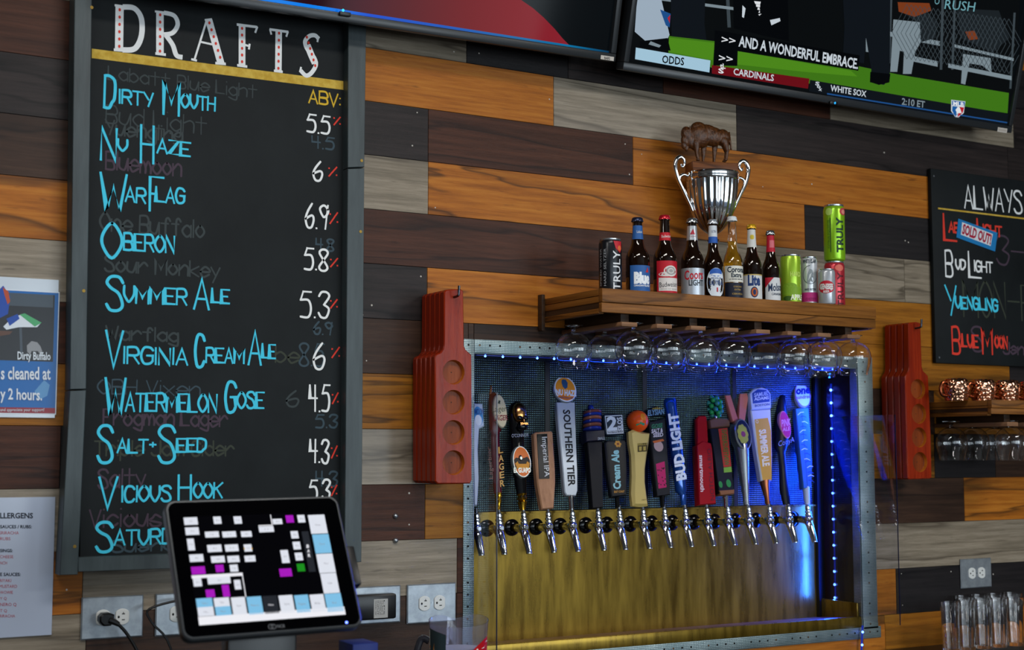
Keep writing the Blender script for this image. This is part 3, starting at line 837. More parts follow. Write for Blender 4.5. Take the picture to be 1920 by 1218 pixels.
sp(m_, [(985, 440), (1840, 578), (1840, 584), (985, 447)], '1f4f8a', 8)
sp(m_, [(1573, 472), (1640, 480), (1632, 535), (1598, 563), (1572, 525)], 'c8d2da', 8)
sp(m_, [(1578, 502), (1602, 505), (1594, 555), (1577, 524)], '1a5aa0', 9); sp(m_, [(1612, 506), (1634, 509), (1627, 533), (1602, 555)], 'b8202c', 9)
sp(m_, [(1604, 506), (1614, 512), (1622, 535), (1600, 535), (1592, 520)], 'e2e6ea', 10)
sp(m_, [(1577, 476), (1637, 483), (1635, 503), (1576, 497)], '1a5aa0', 9); st(m_, 'MLB', (1581, 497), (1632, 503), (1581, 480), 'e2e6ea', 11, .04)
st(m_, 'RUSH', (1541, 42), (1683, 55), (1548, -2), '6fa6b0', 5, 0)
m_.ring(*qr(*rc(1507, 5)), yr-.0015, .008, .011, RI['6fa6b0'])
m_.build('broadcast_picture', RMm, rtv, smooth=0)
qrl = plane_map(Mr, yl)
m_ = MB(); a, b = qrl(*rc(1797, 602)), qrl(*rc(1838, 630)); m_.rect(a[0], b[0], b[1], a[1], yl); m_.rect(a[0]+.004, b[0]-.004, b[1]+.004, a[1]-.004, yl-.0004, 1); m_.build('white_sticker', [flat('cfc6bc'), flat('b9aea4')], rtv, smooth=0)
m_ = MB(); a = qrl(*rc(1015, 488)); m_.box(a[0]-.018, a[0]+.014, -.02, -.012, a[1]-.006, a[1]+.005, 0, .002); m_.disc(a[0]+.002, a[1]+.001, -.0205, .004, mi=1)
m_.build('power_light', [BLACKP, emis('led_blue_tv', '2a9ae0', 1.5)], rtv)

# ================================================================== ALWAYS BOARD
o_ = P(1755, 682, 0)
ab = thing('chalkboard', 'black chalkboard with ALWAYS heading and a sold out sticker on the right', 'chalkboard', (o_.x, 0, o_.z))
Ma = mat_of(ab); ya = -.02
qa = plane_map(Ma, ya); ac = crop(1640, 300, .34483)
m_ = MB(); bl, tl = qa(*ac(330, 1102)), qa(*ac(305, 43)); xw = tl[0]+.62
m_.box(tl[0], xw, ya, -.003, bl[1], tl[1], 0, .003); m_.build('board', BOARD, ab)
m_ = MB()
for p in ((320, 87), (350, 1073)): x, z = qa(*ac(*p)); m_.puck(x, z, ya-.002, ya+.001, .0035, n=10)
m_.build('screws', STEEL, ab)
ya2 = ya-.0006; qa2 = plane_map(Ma, ya2)
def ach(name, m, items, w):
    for t, b, i in items: ch(name, m, [(t, b, ac, i)], w, ab, ac, qa2, ya2 if 'wiped' not in name else ya2+.0004)
ach('wiped_lettering', [GH2, GH3], [('3-', (665, 410, 812, 560), 0), ('MON-F', (485, 650, 860, 845), 1), ('S', (530, 910, 590, 1040), 0), ('Jen', (700, 990, 812, 1050), 0)], .008)
ach('white_lettering', [CHWHITE], [('ALWAYS', (490, 135, 800, 255), 0), ('B', (387, 490, 425, 628), 0), ('UD', (442, 540, 492, 590), 0), ('L', (514, 495, 578, 632), 0), ('IGHT', (542, 548, 640, 602), 0)], .008)
ach('red_lettering', [CHRED], [('L', (378, 290, 445, 430), 0), ('ABATT', (405, 340, 545, 390), 0), ('L', (560, 318, 600, 420), 0), ('IGHT', (590, 352, 690, 405), 0), ('B', (424, 905, 465, 1048), 0), ('LUE', (476, 948, 562, 1013), 0), ('M', (588, 915, 640, 1052), 0), ('OON', (656, 957, 722, 1018), 0)], .009)
ach('cyan_lettering', [CYAN], [('Y', (386, 678, 445, 835), 0), ('UENGLING', (440, 742, 668, 802), 0)], .009)
m_ = MB(); a, b = qa2(*ac(345, 262)), qa2(*ac(812, 326)); m_.rect(a[0], xw-.03, a[1]-.003, a[1]+.003, ya2); m_.build('yellow_line', CHYEL, ab, smooth=0)
m_ = MB(); ys = ya-.003; qs = plane_map(Ma, ys)
m_.prism([qs(*ac(*p)) for p in ((455, 318), (668, 395), (655, 497), (445, 420))], ys, ys+.0015)
m_.poly([qs(*ac(*p)) for p in ((475, 337), (642, 402), (630, 467), (468, 405))], ys-.0005, 1)
m_.text('SOLD OUT!', at_y(ys-.001), qs(*ac(473, 398)), qs(*ac(629, 458)), qs(*ac(481, 348)), 2, .04)
m_.build('sold_out_sticker', [flat('1f78b4'), flat('d8dce0'), flat('a81c3a')], ab, smooth=0)

# ================================================================== LAMINATED POSTERS ON THE LEFT
o_ = P(60, 782, 0)
ps = thing('poster', 'laminated blue cleaning notice with a photo strip, upper left beside the chalkboard', 'poster', (o_.x, 0, o_.z))
Mp = mat_of(ps); yp = -.004; qp = plane_map(Mp, yp); pc = crop(0, 500, .58964)
def pp(m, x0, y0, x1, y1_, k, lift):
    a, b = qp(*pc(x0, y0)), qp(*pc(x1, y1_)); m.rect(a[0], b[0], b[1], a[1], yp-.0003*lift, k)
m_ = MB(); a, b = qp(*pc(-330, 0)), qp(*pc(187, 42)); c = qp(*pc(184, 480)); m_.box(a[0], b[0], yp, -.001, c[1], b[1], 0)
m_.build('laminate', mat('laminate', 'c3cdd8', .12), ps, smooth=0)
m_ = MB(); pp(m_, -320, 52, 178, 470, 0, 1); pp(m_, -316, 56, 175, 466, 1, 2); pp(m_, -308, 64, 168, 302, 2, 3); pp(m_, -308, 64, 168, 130, 6, 4); pp(m_, -316, 441, 175, 466, 3, 3)
for pts, k, l in (([(-40, 110), (10, 60), (32, 95), (25, 150), (-5, 165), (-40, 160)], 4, 5), ([(8, 65), (26, 78), (32, 110), (24, 120), (14, 90)], 5, 6), ([(10, 190), (40, 160), (75, 150), (130, 178), (118, 192), (60, 192), (20, 200)], 0, 6), ([(62, 152), (78, 148), (132, 178), (110, 190)], 7, 7), ([(20, 165), (55, 150), (62, 165), (30, 188)], 4, 7), ([(-60, 200), (40, 205), (30, 215), (-60, 230)], 8, 5), ([(85, 250), (100, 236), (118, 240), (128, 252), (134, 268), (128, 280), (120, 268), (100, 268), (96, 280), (86, 270)], 9, 5), ([(60, 160), (64, 280), (72, 280), (68, 160)], 6, 4), ([(110, 395), (140, 360), (158, 375), (150, 410), (120, 425)], 10, 3)):
    m_.poly([qp(*pc(*p)) for p in pts], yp-.0003*l, k)
m_.text('Dirty Buffalo', at_y(yp-.003), qp(*pc(55, 294)), qp(*pc(160, 296)), qp(*pc(55, 270)), 0, .02)
m_.text('s cleaned at', at_y(yp-.003), qp(*pc(2, 357)), qp(*pc(160, 358)), qp(*pc(2, 318)), 0, .02)
m_.text('y 2 hours.', at_y(yp-.003), qp(*pc(0, 420)), qp(*pc(133, 424)), qp(*pc(0, 386)), 0, .02)
m_.text('and appreciate your support!', at_y(yp-.003), qp(*pc(0, 459)), qp(*pc(140, 459)), qp(*pc(0, 449)), 0, 0)
m_.build('print', [flat(c, .25) for c in ('d3dbe4', '1c62a8', '2a2c30', '8e1c2c', '2048a0', 'b04a28', '46505a', '4aa06a', '5c4034', '8a8c90', '5a90c0')], ps, smooth=0)
o_ = P(50, 1192, 0)
al = thing('poster', 'white laminated allergens sheet with red sauce names, lower left', 'poster', (o_.x, 0, o_.z))
Mp = mat_of(al); qp2 = plane_map(Mp, yp)
m_ = MB()
m_.prism([qp2(*c8(-300, 128)), qp2(*c8(397, 119)), qp2(*c8(370, 1108)), qp2(*c8(-300, 1150))], yp, -.001)
m_.build('sheet', mat('laminated_paper', 'aab4c8', .14), al, smooth=0)
m_ = MB()
for t, x0, x1, y0, y1_, k in (('LLERGENS', 0, 237, 272, 235, 0), ('SAUCES / RUBS:', 0, 228, 344, 322, 0), ('SRIRACHA', -5, 135, 388, 366, 1), ('RUBS', 0, 75, 430, 408, 1), ('SINGS:', 0, 90, 515, 494, 0), ('CHEESE', 0, 95, 559, 538, 1), ('NCH', 0, 50, 604, 582, 1), ('E SAUCES:', 0, 148, 686, 664, 0), ('RIYAKI', -2, 80, 730, 708, 1), ('MUSTARD', -4, 122, 772, 750, 1), ('WOWIE', 0, 92, 815, 793, 1), ('Y Q', 0, 48, 858, 838, 1), ('NERO Q', 0, 118, 902, 880, 1), ('T Q', 0, 50, 946, 925, 1), ('RIRACHA', -2, 108, 984, 963, 1)):
    m_.text(t, at_y(yp-.0005), qp2(*c8(x0, y0)), qp2(*c8(x1, y0)), qp2(*c8(x0, y1_)), k, .03 if not k else 0)
m_.build('print', [flat('262a36'), flat('a8434e')], al, smooth=0)

# ================================================================== TAP NICHE CABINET
nz_c = (NZ0+NZ1)/2
nc = thing('tap_cabinet', 'recessed draft tap cabinet with galvanised frame, black embossed back and brass splash', 'cabinet', (NX0, 0, NZ0))
NW, NH = NX1-NX0, NZ1-NZ0
ZB = P(1240, 953, -ND).z-NZ0                          # top edge of the brass splash
ZL = P(1240, 1184, -.0).z-NZ0                         # top of the tray lip
m_ = MB(); m_.box(0, NW, ND, ND+.006, ZB-.02, NH+.0); m_.build('embossed_back_panel', MESHP, nc, smooth=0)
for i in range(1, 4):
    m_ = MB(); m_.box(NW*i/4-.012, NW*i/4+.004, ND-.002, ND+.001, ZB, NH); m_.build('panel_joint', mat('joint_black', '090c0f', .5), nc, smooth=0)
m_ = MB(); m_.box(0, NW, ND-.004, ND+.002, .002, ZB); m_.box(0, NW, ND-.012, ND-.004, ZB-.004, ZB+.002)
m_.build('brass_splash', BRASS, nc, smooth=0)
m_ = MB()
m_.prism([(0, 0), (NW, 0), (NW, .001), (0, .001)], .0, ND)      # floor plate
m_.add([(0.004, .012, ZL-.004), (NW-.004, .012, ZL-.004), (NW-.004, ND-.004, ZL-.02), (.004, ND-.004, ZL-.02)], [(0, 1, 2, 3)])
m_.build('tray_floor', BRASSD, nc, smooth=0)
m_ = MB(); m_.box(-.002, NW-.008, -.003, .012, ZL-.036, ZL, 0, .002); m_.build('tray_lip', BRASS, nc)
m_ = MB(); m_.box(NW-.02, NW-.008, .006, ND-.004, ZL-.03, ZL+.045, 0, .002); m_.build('tray_end', BRASS, nc)
m_ = MB(); m_.box(0, NW, 0.01, ND, NH-.004, NH); m_.build('cabinet_top', BLACKP, nc, smooth=0)
m_ = MB(); m_.box(0, .004, .012, ND, 0, NH); m_.build('side_panel', mat('side_dark', '1a1512', .2), nc, smooth=0)
m_ = MB(); m_.box(NW-.004, NW, .035, ND, 0, NH); m_.box(NW-.03, NW-.004, ND-.02, ND-.0005, 0, NH, 1); m_.build('side_panel', [mat('side_brown', '241612', .14), BLACKP], nc, smooth=0)
fwid = NX0-P(868, 900, 0).x
fr_out = P(1639, 900, 0).x-NX1
ftop = P(888, 636, 0).z-NZ1
fbot = NZ0-P(1640, 1188, 0).z+.012
holes = []
def framepiece(x0, x1, z0, z1, inner=None):
    m = MB(); m.box(x0, x1, -.004, .0005, z0, z1, 0, .001)
    if inner: m.box(*inner)
    v = z1-z0 > x1-x0
    n = int(max(z1-z0, x1-x0)/.034)
    for i in range(n):
        t = (i+.5)/n
        if i % 5 == 3: continue
        cx, cz = ((x0+x1)/2-.003, z0+(z1-z0)*t) if v else (x0+(x1-x0)*t, (z0+z1)/2+.002)
        m.disc(cx, cz, -.0045, .0034, mi=1, n=10)
        if i % 4 == 0: m.disc(cx, cz, -.0048, .0024, mi=2, n=8)
    return m.build('angle_frame', [GALV, DARK, BRASSD], nc, smooth=25)
framepiece(-fwid, 0, -fbot, NH+ftop)
framepiece(NW, NW+fr_out, -fbot*.2, NH+ftop, (NW-.003, NW+.0005, 0, .035, .0, NH))
framepiece(0, NW, NH, NH+ftop, (0, NW, 0, .03, NH-.003, NH+.0005))
framepiece(0, NW+fr_out+.012, -fbot, 0)
# blue led strips: one along the top, one down the right side
LEDM = emis('led_blue', '3a6cff', 9); LEDM2 = emis('led_white_blue', '4a76ff', 9)
TAPE = mat('led_tape', '1a2a66', .3, emit='0a1e90', es=.7)
def led_strip(label, a, b, n, nrm, energy, rb=.0036):
    t = thing('led_strip', label, 'led strip', a, group=None)
    d = V(b)-V(a); L = d.length; u = d.normalized()
    w = u.cross(V(nrm)).normalized()*.004
    m = MB(); h = V(nrm)*.0012
    m.add([-w, w, w+d, -w+d, -w+h, w+h, w+d+h, -w+d+h], [(0, 1, 2, 3), (7, 6, 5, 4), (0, 4, 5, 1), (1, 5, 6, 2), (2, 6, 7, 3), (3, 7, 4, 0)])
    m.build('tape', TAPE, t, smooth=0)
    for i in range(n):
        m = MB(); m.ball(d*((i+.5)/n)+V(nrm)*.002, rb, 0, 8); m.build('led', LEDM2, t)
    k = 4
    for i in range(k):
        ld = bpy.data.lights.new('led_glow', 'AREA'); ld.shape = 'RECTANGLE'; ld.size = L/k*.95; ld.size_y = .008
        ld.energy = energy; ld.color = (.006, .05, 1)
        o = bpy.data.objects.new('led_glow', ld); col.objects.link(o); o.parent = t
        o.location = d*((i+.5)/k)+V(nrm)*.007
        z = -V(nrm); x = u; y = z.cross(x)
        o.rotation_euler = MX((x, y, z)).transposed().to_euler()
led_strip('row of blue leds under the top edge of the tap cabinet', (NX0+.02, .022, NZ1-.006), (NX1-.05, .022, NZ1-.006), 24, (0, 0, -1), .09)
led_strip('vertical strip of blue leds down the right side of the tap cabinet', (NX1-.0055, ND-.075, NZ1-.05), (NX1-.0055, ND-.075, NZ0+.02), 18, (-1, 0, 0), 3.0, .0048)
led_strip('short strip of blue leds below the lower right corner of the tap cabinet', P(1617, 1172, .016), P(1614, 1245, .016), 3, (0, -1, 0), .04, .0042)
# clear splash guards at both ends
def guard(label, x, d0, d1, z0, z1):
    t = thing('splash_guard', label, 'splash guard', (x, 0, z0))
    m = MB(); m.box(-.002, .002, -d1, -d0, 0, z1-z0); m.build('acrylic_sheet', ACRYL, t, smooth=0)
    m = MB(); m.box(-.0014, .0014, -d1-.0012, -d1-.0002, 0, z1-z0); m.build('sheet_edge', ACREDGE, t, smooth=0)
xg = NX1-.012
dg_ = 0.0
for _ in range(60):
    dg_ += .004
    if P(1680, 900, dg_).x <= xg: break
gz1 = P(1680, 777, dg_).z; gz0 = P(1682, 1172, dg_).z
guard('clear acrylic splash guard at the right end of the tap cabinet', xg, -.12, dg_, gz0, gz1)
xg2 = NX0+.008; dl_ = 0.0
for _ in range(60):
    dl_ += .004
    if P(931, 1000, dl_).x <= xg2: break
guard('clear acrylic splash guard at the left end of the tap cabinet', xg2, -.12, dl_, gz0-.02, P(931, 735, dl_).z)

# ================================================================== BEER TAPS
FZ = P(965, 988, -ND).z
TAPX = [894, 935, 981, 1027, 1072, 1120.5, 1160.5, 1205, 1245, 1284, 1325, 1364, 1403, 1442, 1478, 1514]
TAPD = .125
def faucet_parts(t):
    m = MB(MX.Rotation(R_(90), 4, 'X'))
    m.lathe([(.026, 0), (.026, .004), (.022, .008), (.013, .011), (.012, .05)], 24)
    m.build('flange', BLACKG, t)
    m = MB()
    m.tube([(0, -.035, 0), (0, -.062, -.002), (0, -.078, -.012), (0, -.092, -.04), (0, -.104, -.068), (0, -.106, -.074)], [.0125, .0135, .0135, .0115, .0095, .009], 16, 0, 4)
    m.ball((0, -.079, .004), .0135, 0, 16)
    m.tube([(0, -.0935, .004), (0, -.0895, .004)], .006, 12)
    m.disc(0, -.0725, -.1125, .0001)
    m.build('faucet', CHROME, t, smooth=50)
    m = MB(MX.Translation((0, -.078, .012)) @ MX.Rotation(R_(-9), 4, 'X'))
    m.lathe([(.009, -.004), (.0115, .004), (.0115, .008), (.008, .010), (.0105, .014), (.0105, .019), (.0075, .021), (.0088, .026), (.0085, .036), (.0062, .038), (.0062, .052)], 16)
    m.build('lever_collar', CHROME, t)
def tap(i, label):
    p = P(TAPX[i], 985, -TAPD)
    t = thing('beer_tap', label, 'beer tap', (p.x, ND-.004, FZ), group='beer taps in the cabinet')
    faucet_parts(t)
    H = MX.Translation((0, -.078, .04)) @ MX.Rotation(R_(-13), 4, 'X')
    q = plane_map(mat_of(t) @ H, 0)
    pos = mat_of(t) @ H @ V((0, 0, .1))
    return t, H, q, scale_at(pos)
c7 = crop(860, 680, .312); c8t = crop(1200, 680, .31208)
def slab(H, q, cr, pts, th, name, m, par, bev=.003, y=0, side=None, mats=None):
    b = MB(H); b.prism([q(*cr(*p)) for p in pts], y-th/2, y+th/2, 0, bev, side)
    return b.build(name, mats or m, par, smooth=40)
def turned(H, q, cr, prof, name, m, par, tx=None, n=28, **k):
    """prof: (centre x, y, half width) in crop pixels from bottom to top, turned about the handle axis"""
    b = MB(H); rings = []; s_ = k.pop('s')*k.pop('f'); fl = k.pop('flat', 1)
    pr = [(q(*cr(x, y)), r*s_) for x, y, r in prof]
    vs = []
    for (cx, cz), r in pr:
        for j in range(n):
            a = 2*math.pi*j/n
            vs.append((cx+r*math.cos(a), r*fl*math.sin(a), cz))
    fs = [(i*n+j, i*n+(j+1) % n, (i+1)*n+(j+1) % n, (i+1)*n+j) for i in range(len(pr)-1) for j in range(n)]
    fs += [tuple(reversed(range(n))), tuple((len(pr)-1)*n+j for j in range(n))]
    b.add(vs, fs)
    return b.build(name, m, par, smooth=50)
def deco(H, par, name, mats, fn):
    b = MB(H); fn(b); return b.build(name, mats, par, smooth=0)
f7, f8 = .312, .31208
def oval(b, q, cr, cx, cy, rx, ry, y, mi, s_): 
    x, z = q(*cr(cx, cy)); b.disc(x, z, y, rx*s_, ry*s_, mi, 32)
def vt(b, q, cr, t, y, a, e, top, mi, bold=.02, stack=False):
    b.text(t, at_y(y), q(*cr(*a)), q(*cr(*e)), q(*cr(*top)), mi, bold, stack)

# 0 pale blue and white paddle, behind the left guard
t, H, q, s_ = tap(0, 'beer tap behind the left splash guard, white handle with a pale blue square top'); s7 = s_*f7
h = slab(H, q, c7, [(88, 245), (140, 250), (150, 385), (120, 400), (112, 520), (118, 700), (108, 860), (88, 860), (84, 700), (78, 520), (74, 400), (72, 330)], .022, 'tap_handle', flat('c3cede', .3), t, .004)
deco(H, h, 'badge', [flat('d8dfe8'), flat('3c8cc8'), flat('1c4c92')], lambda b: (oval(b, q, c7, 112, 325, 32, 60, -.0115, 1, s7), oval(b, q, c7, 112, 350, 24, 34, -.012, 0, s7), vt(b, q, c7, 'MOON', -.0125, (90, 318), (142, 316), (90, 282), 2)))
# 1 maroon with a cream oval
t, H, q, s_ = tap(1, 'beer tap with a maroon handle, cream oval badge and gold eagle on top'); s7 = s_*f7
MAR = mat('maroon', '4a0d1c', .25)
h = turned(H, q, c7, [(238, 785, 24), (232, 700, 26), (226, 560, 30), (220, 450, 27), (222, 425, 26), (222, 405, 38), (224, 300, 48), (220, 220, 44), (212, 190, 30), (208, 178, 10)], 'tap_handle', MAR, t, s=s_, f=f7, flat=.6)
turned(H, q, c7, [(238, 885, 14), (240, 850, 13), (240, 830, 20), (240, 815, 16), (240, 800, 21), (240, 782, 21)], 'ferrule', GOLD, h, s=s_, f=f7)
b = MB(H); x, z = q(*c7(235, 298)); b.puck(x, z, -.0185, -.004, 46*s7, 106*s7, 1, 32, .002); b.disc(x, z, -.0189, 40*s7, 99*s7, 0)
vt(b, q, c7, 'Lager', -.0193, (188, 305), (270, 300), (188, 270), 2, .0); vt(b, q, c7, 'LAGER', -.0193, (196, 358), (278, 352), (196, 328), 3)
x, z = q(*c7(225, 245)); b.poly([(x-.005, z-.004), (x, z+.006), (x+.006, z+.004), (x+.003, z-.002), (x+.004, z-.006)], -.0193, 2)
b.rect(q(*c7(205, 325))[0], q(*c7(268, 325))[0], q(*c7(205, 325))[1], q(*c7(205, 322))[1], -.0193, 3)
b.build('badge', [flat('c9bd9c'), flat('96907c'), flat('33402f'), flat('7a2630')], h, smooth=30)
deco(H, h, 'lettering', [mat('gold_paint', 'b98a3c', .4), mat('faint_gold', '6e3c30', .4)], lambda b: (vt(b, q, c7, 'LAGER', -.0098, (228, 505), (240, 755), (256, 500), 0, .02, True), vt(b, q, c7, 'Lagerbier', -.0092, (202, 700), (188, 510), (178, 700), 1, 0)))
b = MB(H); e0 = q(*c7(188, 165)); sx = 62*s7
b.tube([(e0[0]-sx*1.1, 0, e0[1]+.012), (e0[0]-sx*.5, -.002, e0[1]+.014), (e0[0], 0, e0[1]), (e0[0]+sx*.6, -.002, e0[1]+.011), (e0[0]+sx*1.2, 0, e0[1]+.017)], [.002, .005, .007, .005, .002], 8, 0, 4)
b.tube([(e0[0], 0, e0[1]-.012), (e0[0], -.002, e0[1]), (e0[0]+.002, -.006, e0[1]+.011), (e0[0]-.003, -.01, e0[1]+.011)], [.008, .007, .0045, .001], 8, 0, 4)
b.build('eagle', mat('eagle_gold', '8a5a30', .3, .8), h, smooth=50)
# 2 black with a golden head on top
t, H, q, s_ = tap(2, 'beer tap with a black handle, bronze skull top and orange oval label'); s7 = s_*f7
h = turned(H, q, c7, [(378, 790, 34), (372, 720, 40), (365, 640, 48), (360, 560, 50), (352, 500, 44), (350, 440, 48), (350, 380, 54), (352, 310, 60), (352, 262, 52), (350, 240, 30), (350, 232, 6)], 'tap_handle', BLACKG, t, s=s_, f=f7, flat=.55)
turned(H, q, c7, [(384, 885, 16), (382, 860, 22), (382, 838, 30), (382, 828, 22), (381, 815, 32), (380, 800, 26), (379, 788, 33)], 'ferrule', GOLD, h, s=s_, f=f7)
b = MB(H); x, z = q(*c7(350, 310)); b.ball((x, -.016, z), 1, 0, 20, (48*s7, .02, 66*s7))
for sx in (-1, 1): b.ball((x+sx*20*s7, -.033, z-38*s7), 1, 1, 12, (19*s7, .006, 14*s7))
b.ball((x, -.036, z-56*s7), 1, 0, 10, (8*s7, .006, 16*s7)); b.ball((x, -.026, z-88*s7), 1, 1, 12, (36*s7, .012, 26*s7))
for k in range(6): b.box(x+(k-2.6)*9*s7, x+(k-1.9)*9*s7, -.037, -.03, z-82*s7, z-68*s7, 0)
b.build('skull', [mat('bronze', 'c08a50', .22, 1), BLACKG], h, smooth=50)
b = MB(H); x, z = q(*c7(361, 602)); b.puck(x, z, -.021, -.006, 64*s7, 98*s7, 1, 36, .002); b.disc(x, z, -.0214, 56*s7, 89*s7, 0, 36)
b.poly([(x+a*s7, z+c*s7) for a, c in ((-56, 10), (-40, 25), (0, 18), (40, 30), (56, 8), (50, -45), (-50, -45))], -.0218, 2)
b.poly([(x+a*s7, z+c*s7) for a, c in ((-50, -12), (-32, 2), (-26, -14), (26, -14), (34, 2), (50, -10), (40, -44), (-40, -44))], -.0222, 3)
b.ball((x-8*s7, -.022, z+22*s7), 1, 2, 10, (14*s7, .003, 18*s7)); b.disc(x-8*s7, z+20*s7, -.0255, 8*s7, 10*s7, 1, 10)
vt(b, q, c7, 'EL GUAPO', -.0226, (310, 668), (412, 668), (310, 640), 1, .03)
b.build('label', [flat('d0661c', .3), mat('oval_rim', 'a8b0ac', .3, .6), flat('2e2620'), flat('c9882a')], h, smooth=30)
deco(H, h, 'lettering', [flat('8a90a0')], lambda b: vt(b, q, c7, "O'CONNOR", -.0172, (302, 456), (404, 450), (302, 436), 0, .01))
# 3 plain wooden paddle
t, H, q, s_ = tap(3, 'beer tap with a plain pale wood handle and small black name plate'); s7 = s_*f7
h = slab(H, q, c7, [(443, 432), (452, 422), (548, 414), (556, 424), (562, 520), (570, 640), (572, 720), (562, 878), (490, 884), (462, 730), (452, 600)], .024, 'tap_handle', wood('pale_wood', '8a6246', 'a67a5a', 'b88a68', '7a563c', .5, 'z', .3), t, .004)
b = MB(H); b.prism([q(*c7(*p)) for p in ((457, 434), (519, 431), (533, 700), (471, 702))], -.0138, -.0118, 0)
vt(b, q, c7, 'Imperial IPA', -.0142, (487, 452), (503, 690), (517, 450), 1, .0)
b.build('name_plate', [flat('0d0e10', .3), flat('d8dadc')], h, smooth=0)
# 4 tall silver handle with round orange disc
t, H, q, s_ = tap(4, 'tallest beer tap, silver handle with a round orange disc on top'); s7 = s_*f7
h = slab(H, q, c7, [(580, 240), (690, 240), (697, 440), (706, 650), (707, 770), (696, 802), (640, 800), (627, 780), (612, 600), (592, 400)], .02, 'tap_handle', mat('silver_paint', 'a8b2bc', .3, .25), t, .003)
deco(H, h, 'lettering', [flat('14181c')], lambda b: (vt(b, q, c7, 'SOUTHERN TIER', -.0105, (617, 286), (650, 746), (657, 286), 0, .03)))
turned(H, q, c7, [(676, 880, 17), (672, 800, 18), (668, 770, 15)], 'ferrule', CHROME, h, s=s_, f=f7)
b = MB(H); x, z = q(*c7(625, 166)); b.puck(x, z, -.016, .012, 84*s7, 86*s7, 1, 40, .003); b.disc(x, z, -.0164, 78*s7, 80*s7, 2, 40); b.disc(x, z, -.0168, 70*s7, 72*s7, 0, 40)
b.poly([(x+a*s7, z+c*s7) for a, c in ((-20, 55), (-8, 62), (10, 60), (22, 40), (16, 10), (-2, 0), (-16, 14), (-22, 36))], -.0172, 3)
b.poly([(x+a*s7, z+c*s7) for a, c in ((-66, -48), (-20, -38), (20, -52), (66, -38), (40, -62), (0, -72), (-40, -62))], -.0172, 4)
vt(b, q, c7, 'NU HAZE', -.0178, (568, 200), (690, 208), (568, 168), 2, .05)
vt(b, q, c7, 'NEW HAZY IPA', -.0178, (588, 220), (672, 224), (588, 212), 3, .02)
b.build('disc_badge', [flat('e09020', .3), mat('silver_rim', '8f9aa6', .3, .6), flat('cfd6e4'), flat('24507c'), flat('c86a18')], h, smooth=30)
# 5 black square handle with blue and tan rings
t, H, q, s_ = tap(5, 'beer tap with a slim black handle topped by navy and tan rings'); s7 = s_*f7
h = slab(H, q, c7, [(762, 480), (850, 475), (856, 640), (858, 872), (792, 878), (776, 680)], .026, 'tap_handle', mat('soft_black', '0c0d11', .45, spec=.2), t, .003)
slab(H, q, c7, [(745, 415), (862, 408), (864, 470), (750, 482)], .034, 'collar_block', mat('navy_black', '14182a', .3, spec=.2), h, .003)
for k, (cy, c_) in enumerate(((398, '1a2c7c'), (376, '7a4a3a'), (354, '1a2c7c'), (334, '8a543e'), (314, '1c3084'), (298, '6a3c3a'))):
    turned(H, q, c7, [(803, cy+12, 50), (803, cy+6, 58), (802, cy-4, 58), (802, cy-11, 48)], 'ring', flat(c_, .2), h, s=s_, f=f7)
b = MB(H); x, z = q(*c7(794, 272)); b.ball((x, 0, z), 1, 0, 14, (18*s7, 18*s7, 22*s7)); b.build('finial', flat('1a2c7c', .2), h)
deco(H, h, 'lettering', [flat('9aa0a8')], lambda b: vt(b, q, c7, 'SMALL', -.0178, (818, 472), (862, 468), (818, 455), 0))
# 6 square badge and slanted script
t, H, q, s_ = tap(6, 'beer tap with a square navy badge bearing a large numeral over a black script panel'); s7 = s_*f7
h = slab(H, q, c7, [(868, 486), (880, 470), (985, 466), (996, 480), (1003, 640), (1000, 800), (910, 810), (890, 690)], .022, 'tap_handle', mat('slate_black', '14171c', .4, spec=.2), t, .004)
b = MB(H); b.prism([q(*c7(*p)) for p in ((858, 325), (868, 314), (968, 311), (978, 320), (985, 425), (976, 434), (882, 440), (872, 432))], -.012, .01, 0, .002)
b.poly([q(*c7(*p)) for p in ((866, 324), (970, 318), (978, 428), (880, 433))], -.0124, 1); b.poly([q(*c7(*p)) for p in ((870, 329), (966, 323), (974, 423), (884, 428))], -.0128, 0)
vt(b, q, c7, '2', -.0132, (878, 410), (940, 406), (876, 334), 1, .04); vt(b, q, c7, 'SILOS', -.0132, (972, 412), (964, 332), (946, 414), 1, .03); vt(b, q, c7, 'BREWING CO', -.0132, (886, 424), (970, 420), (886, 413), 1, .02)
b.build('badge', [flat('152636', .3), flat('c6d0da')], h, smooth=30)
def d6(b):
    b.poly([q(*c7(*p)) for p in ((884, 486), (976, 482), (984, 630), (982, 790), (920, 796), (902, 690))], -.0114, 0)
    vt(b, q, c7, 'Cream Ale', -.0118, (962, 762), (948, 528), (920, 764), 1, .04)
    x, z = q(*c7(945, 492))
    for k in range(6):
        a = k*math.pi/3; b.disc(x+16*s7*math.cos(a), z+14*s7*math.sin(a), -.0118-.0001*k, 9*s7, 8*s7, 2, 10)
    b.disc(x, z, -.0126, 8*s7, 8*s7, 3, 10)
    vt(b, q, c7, 'EAST COAST', -.0118, (922, 785), (984, 782), (922, 773), 2, .02)
deco(H, h, 'panel', [flat('0d0f13', .35), flat('8fc4cc'), flat('c08a34'), flat('7a3a20')], d6)
turned(H, q, c7, [(955, 870, 13), (952, 808, 14)], 'ferrule', BLACKG, h, s=s_, f=f7)
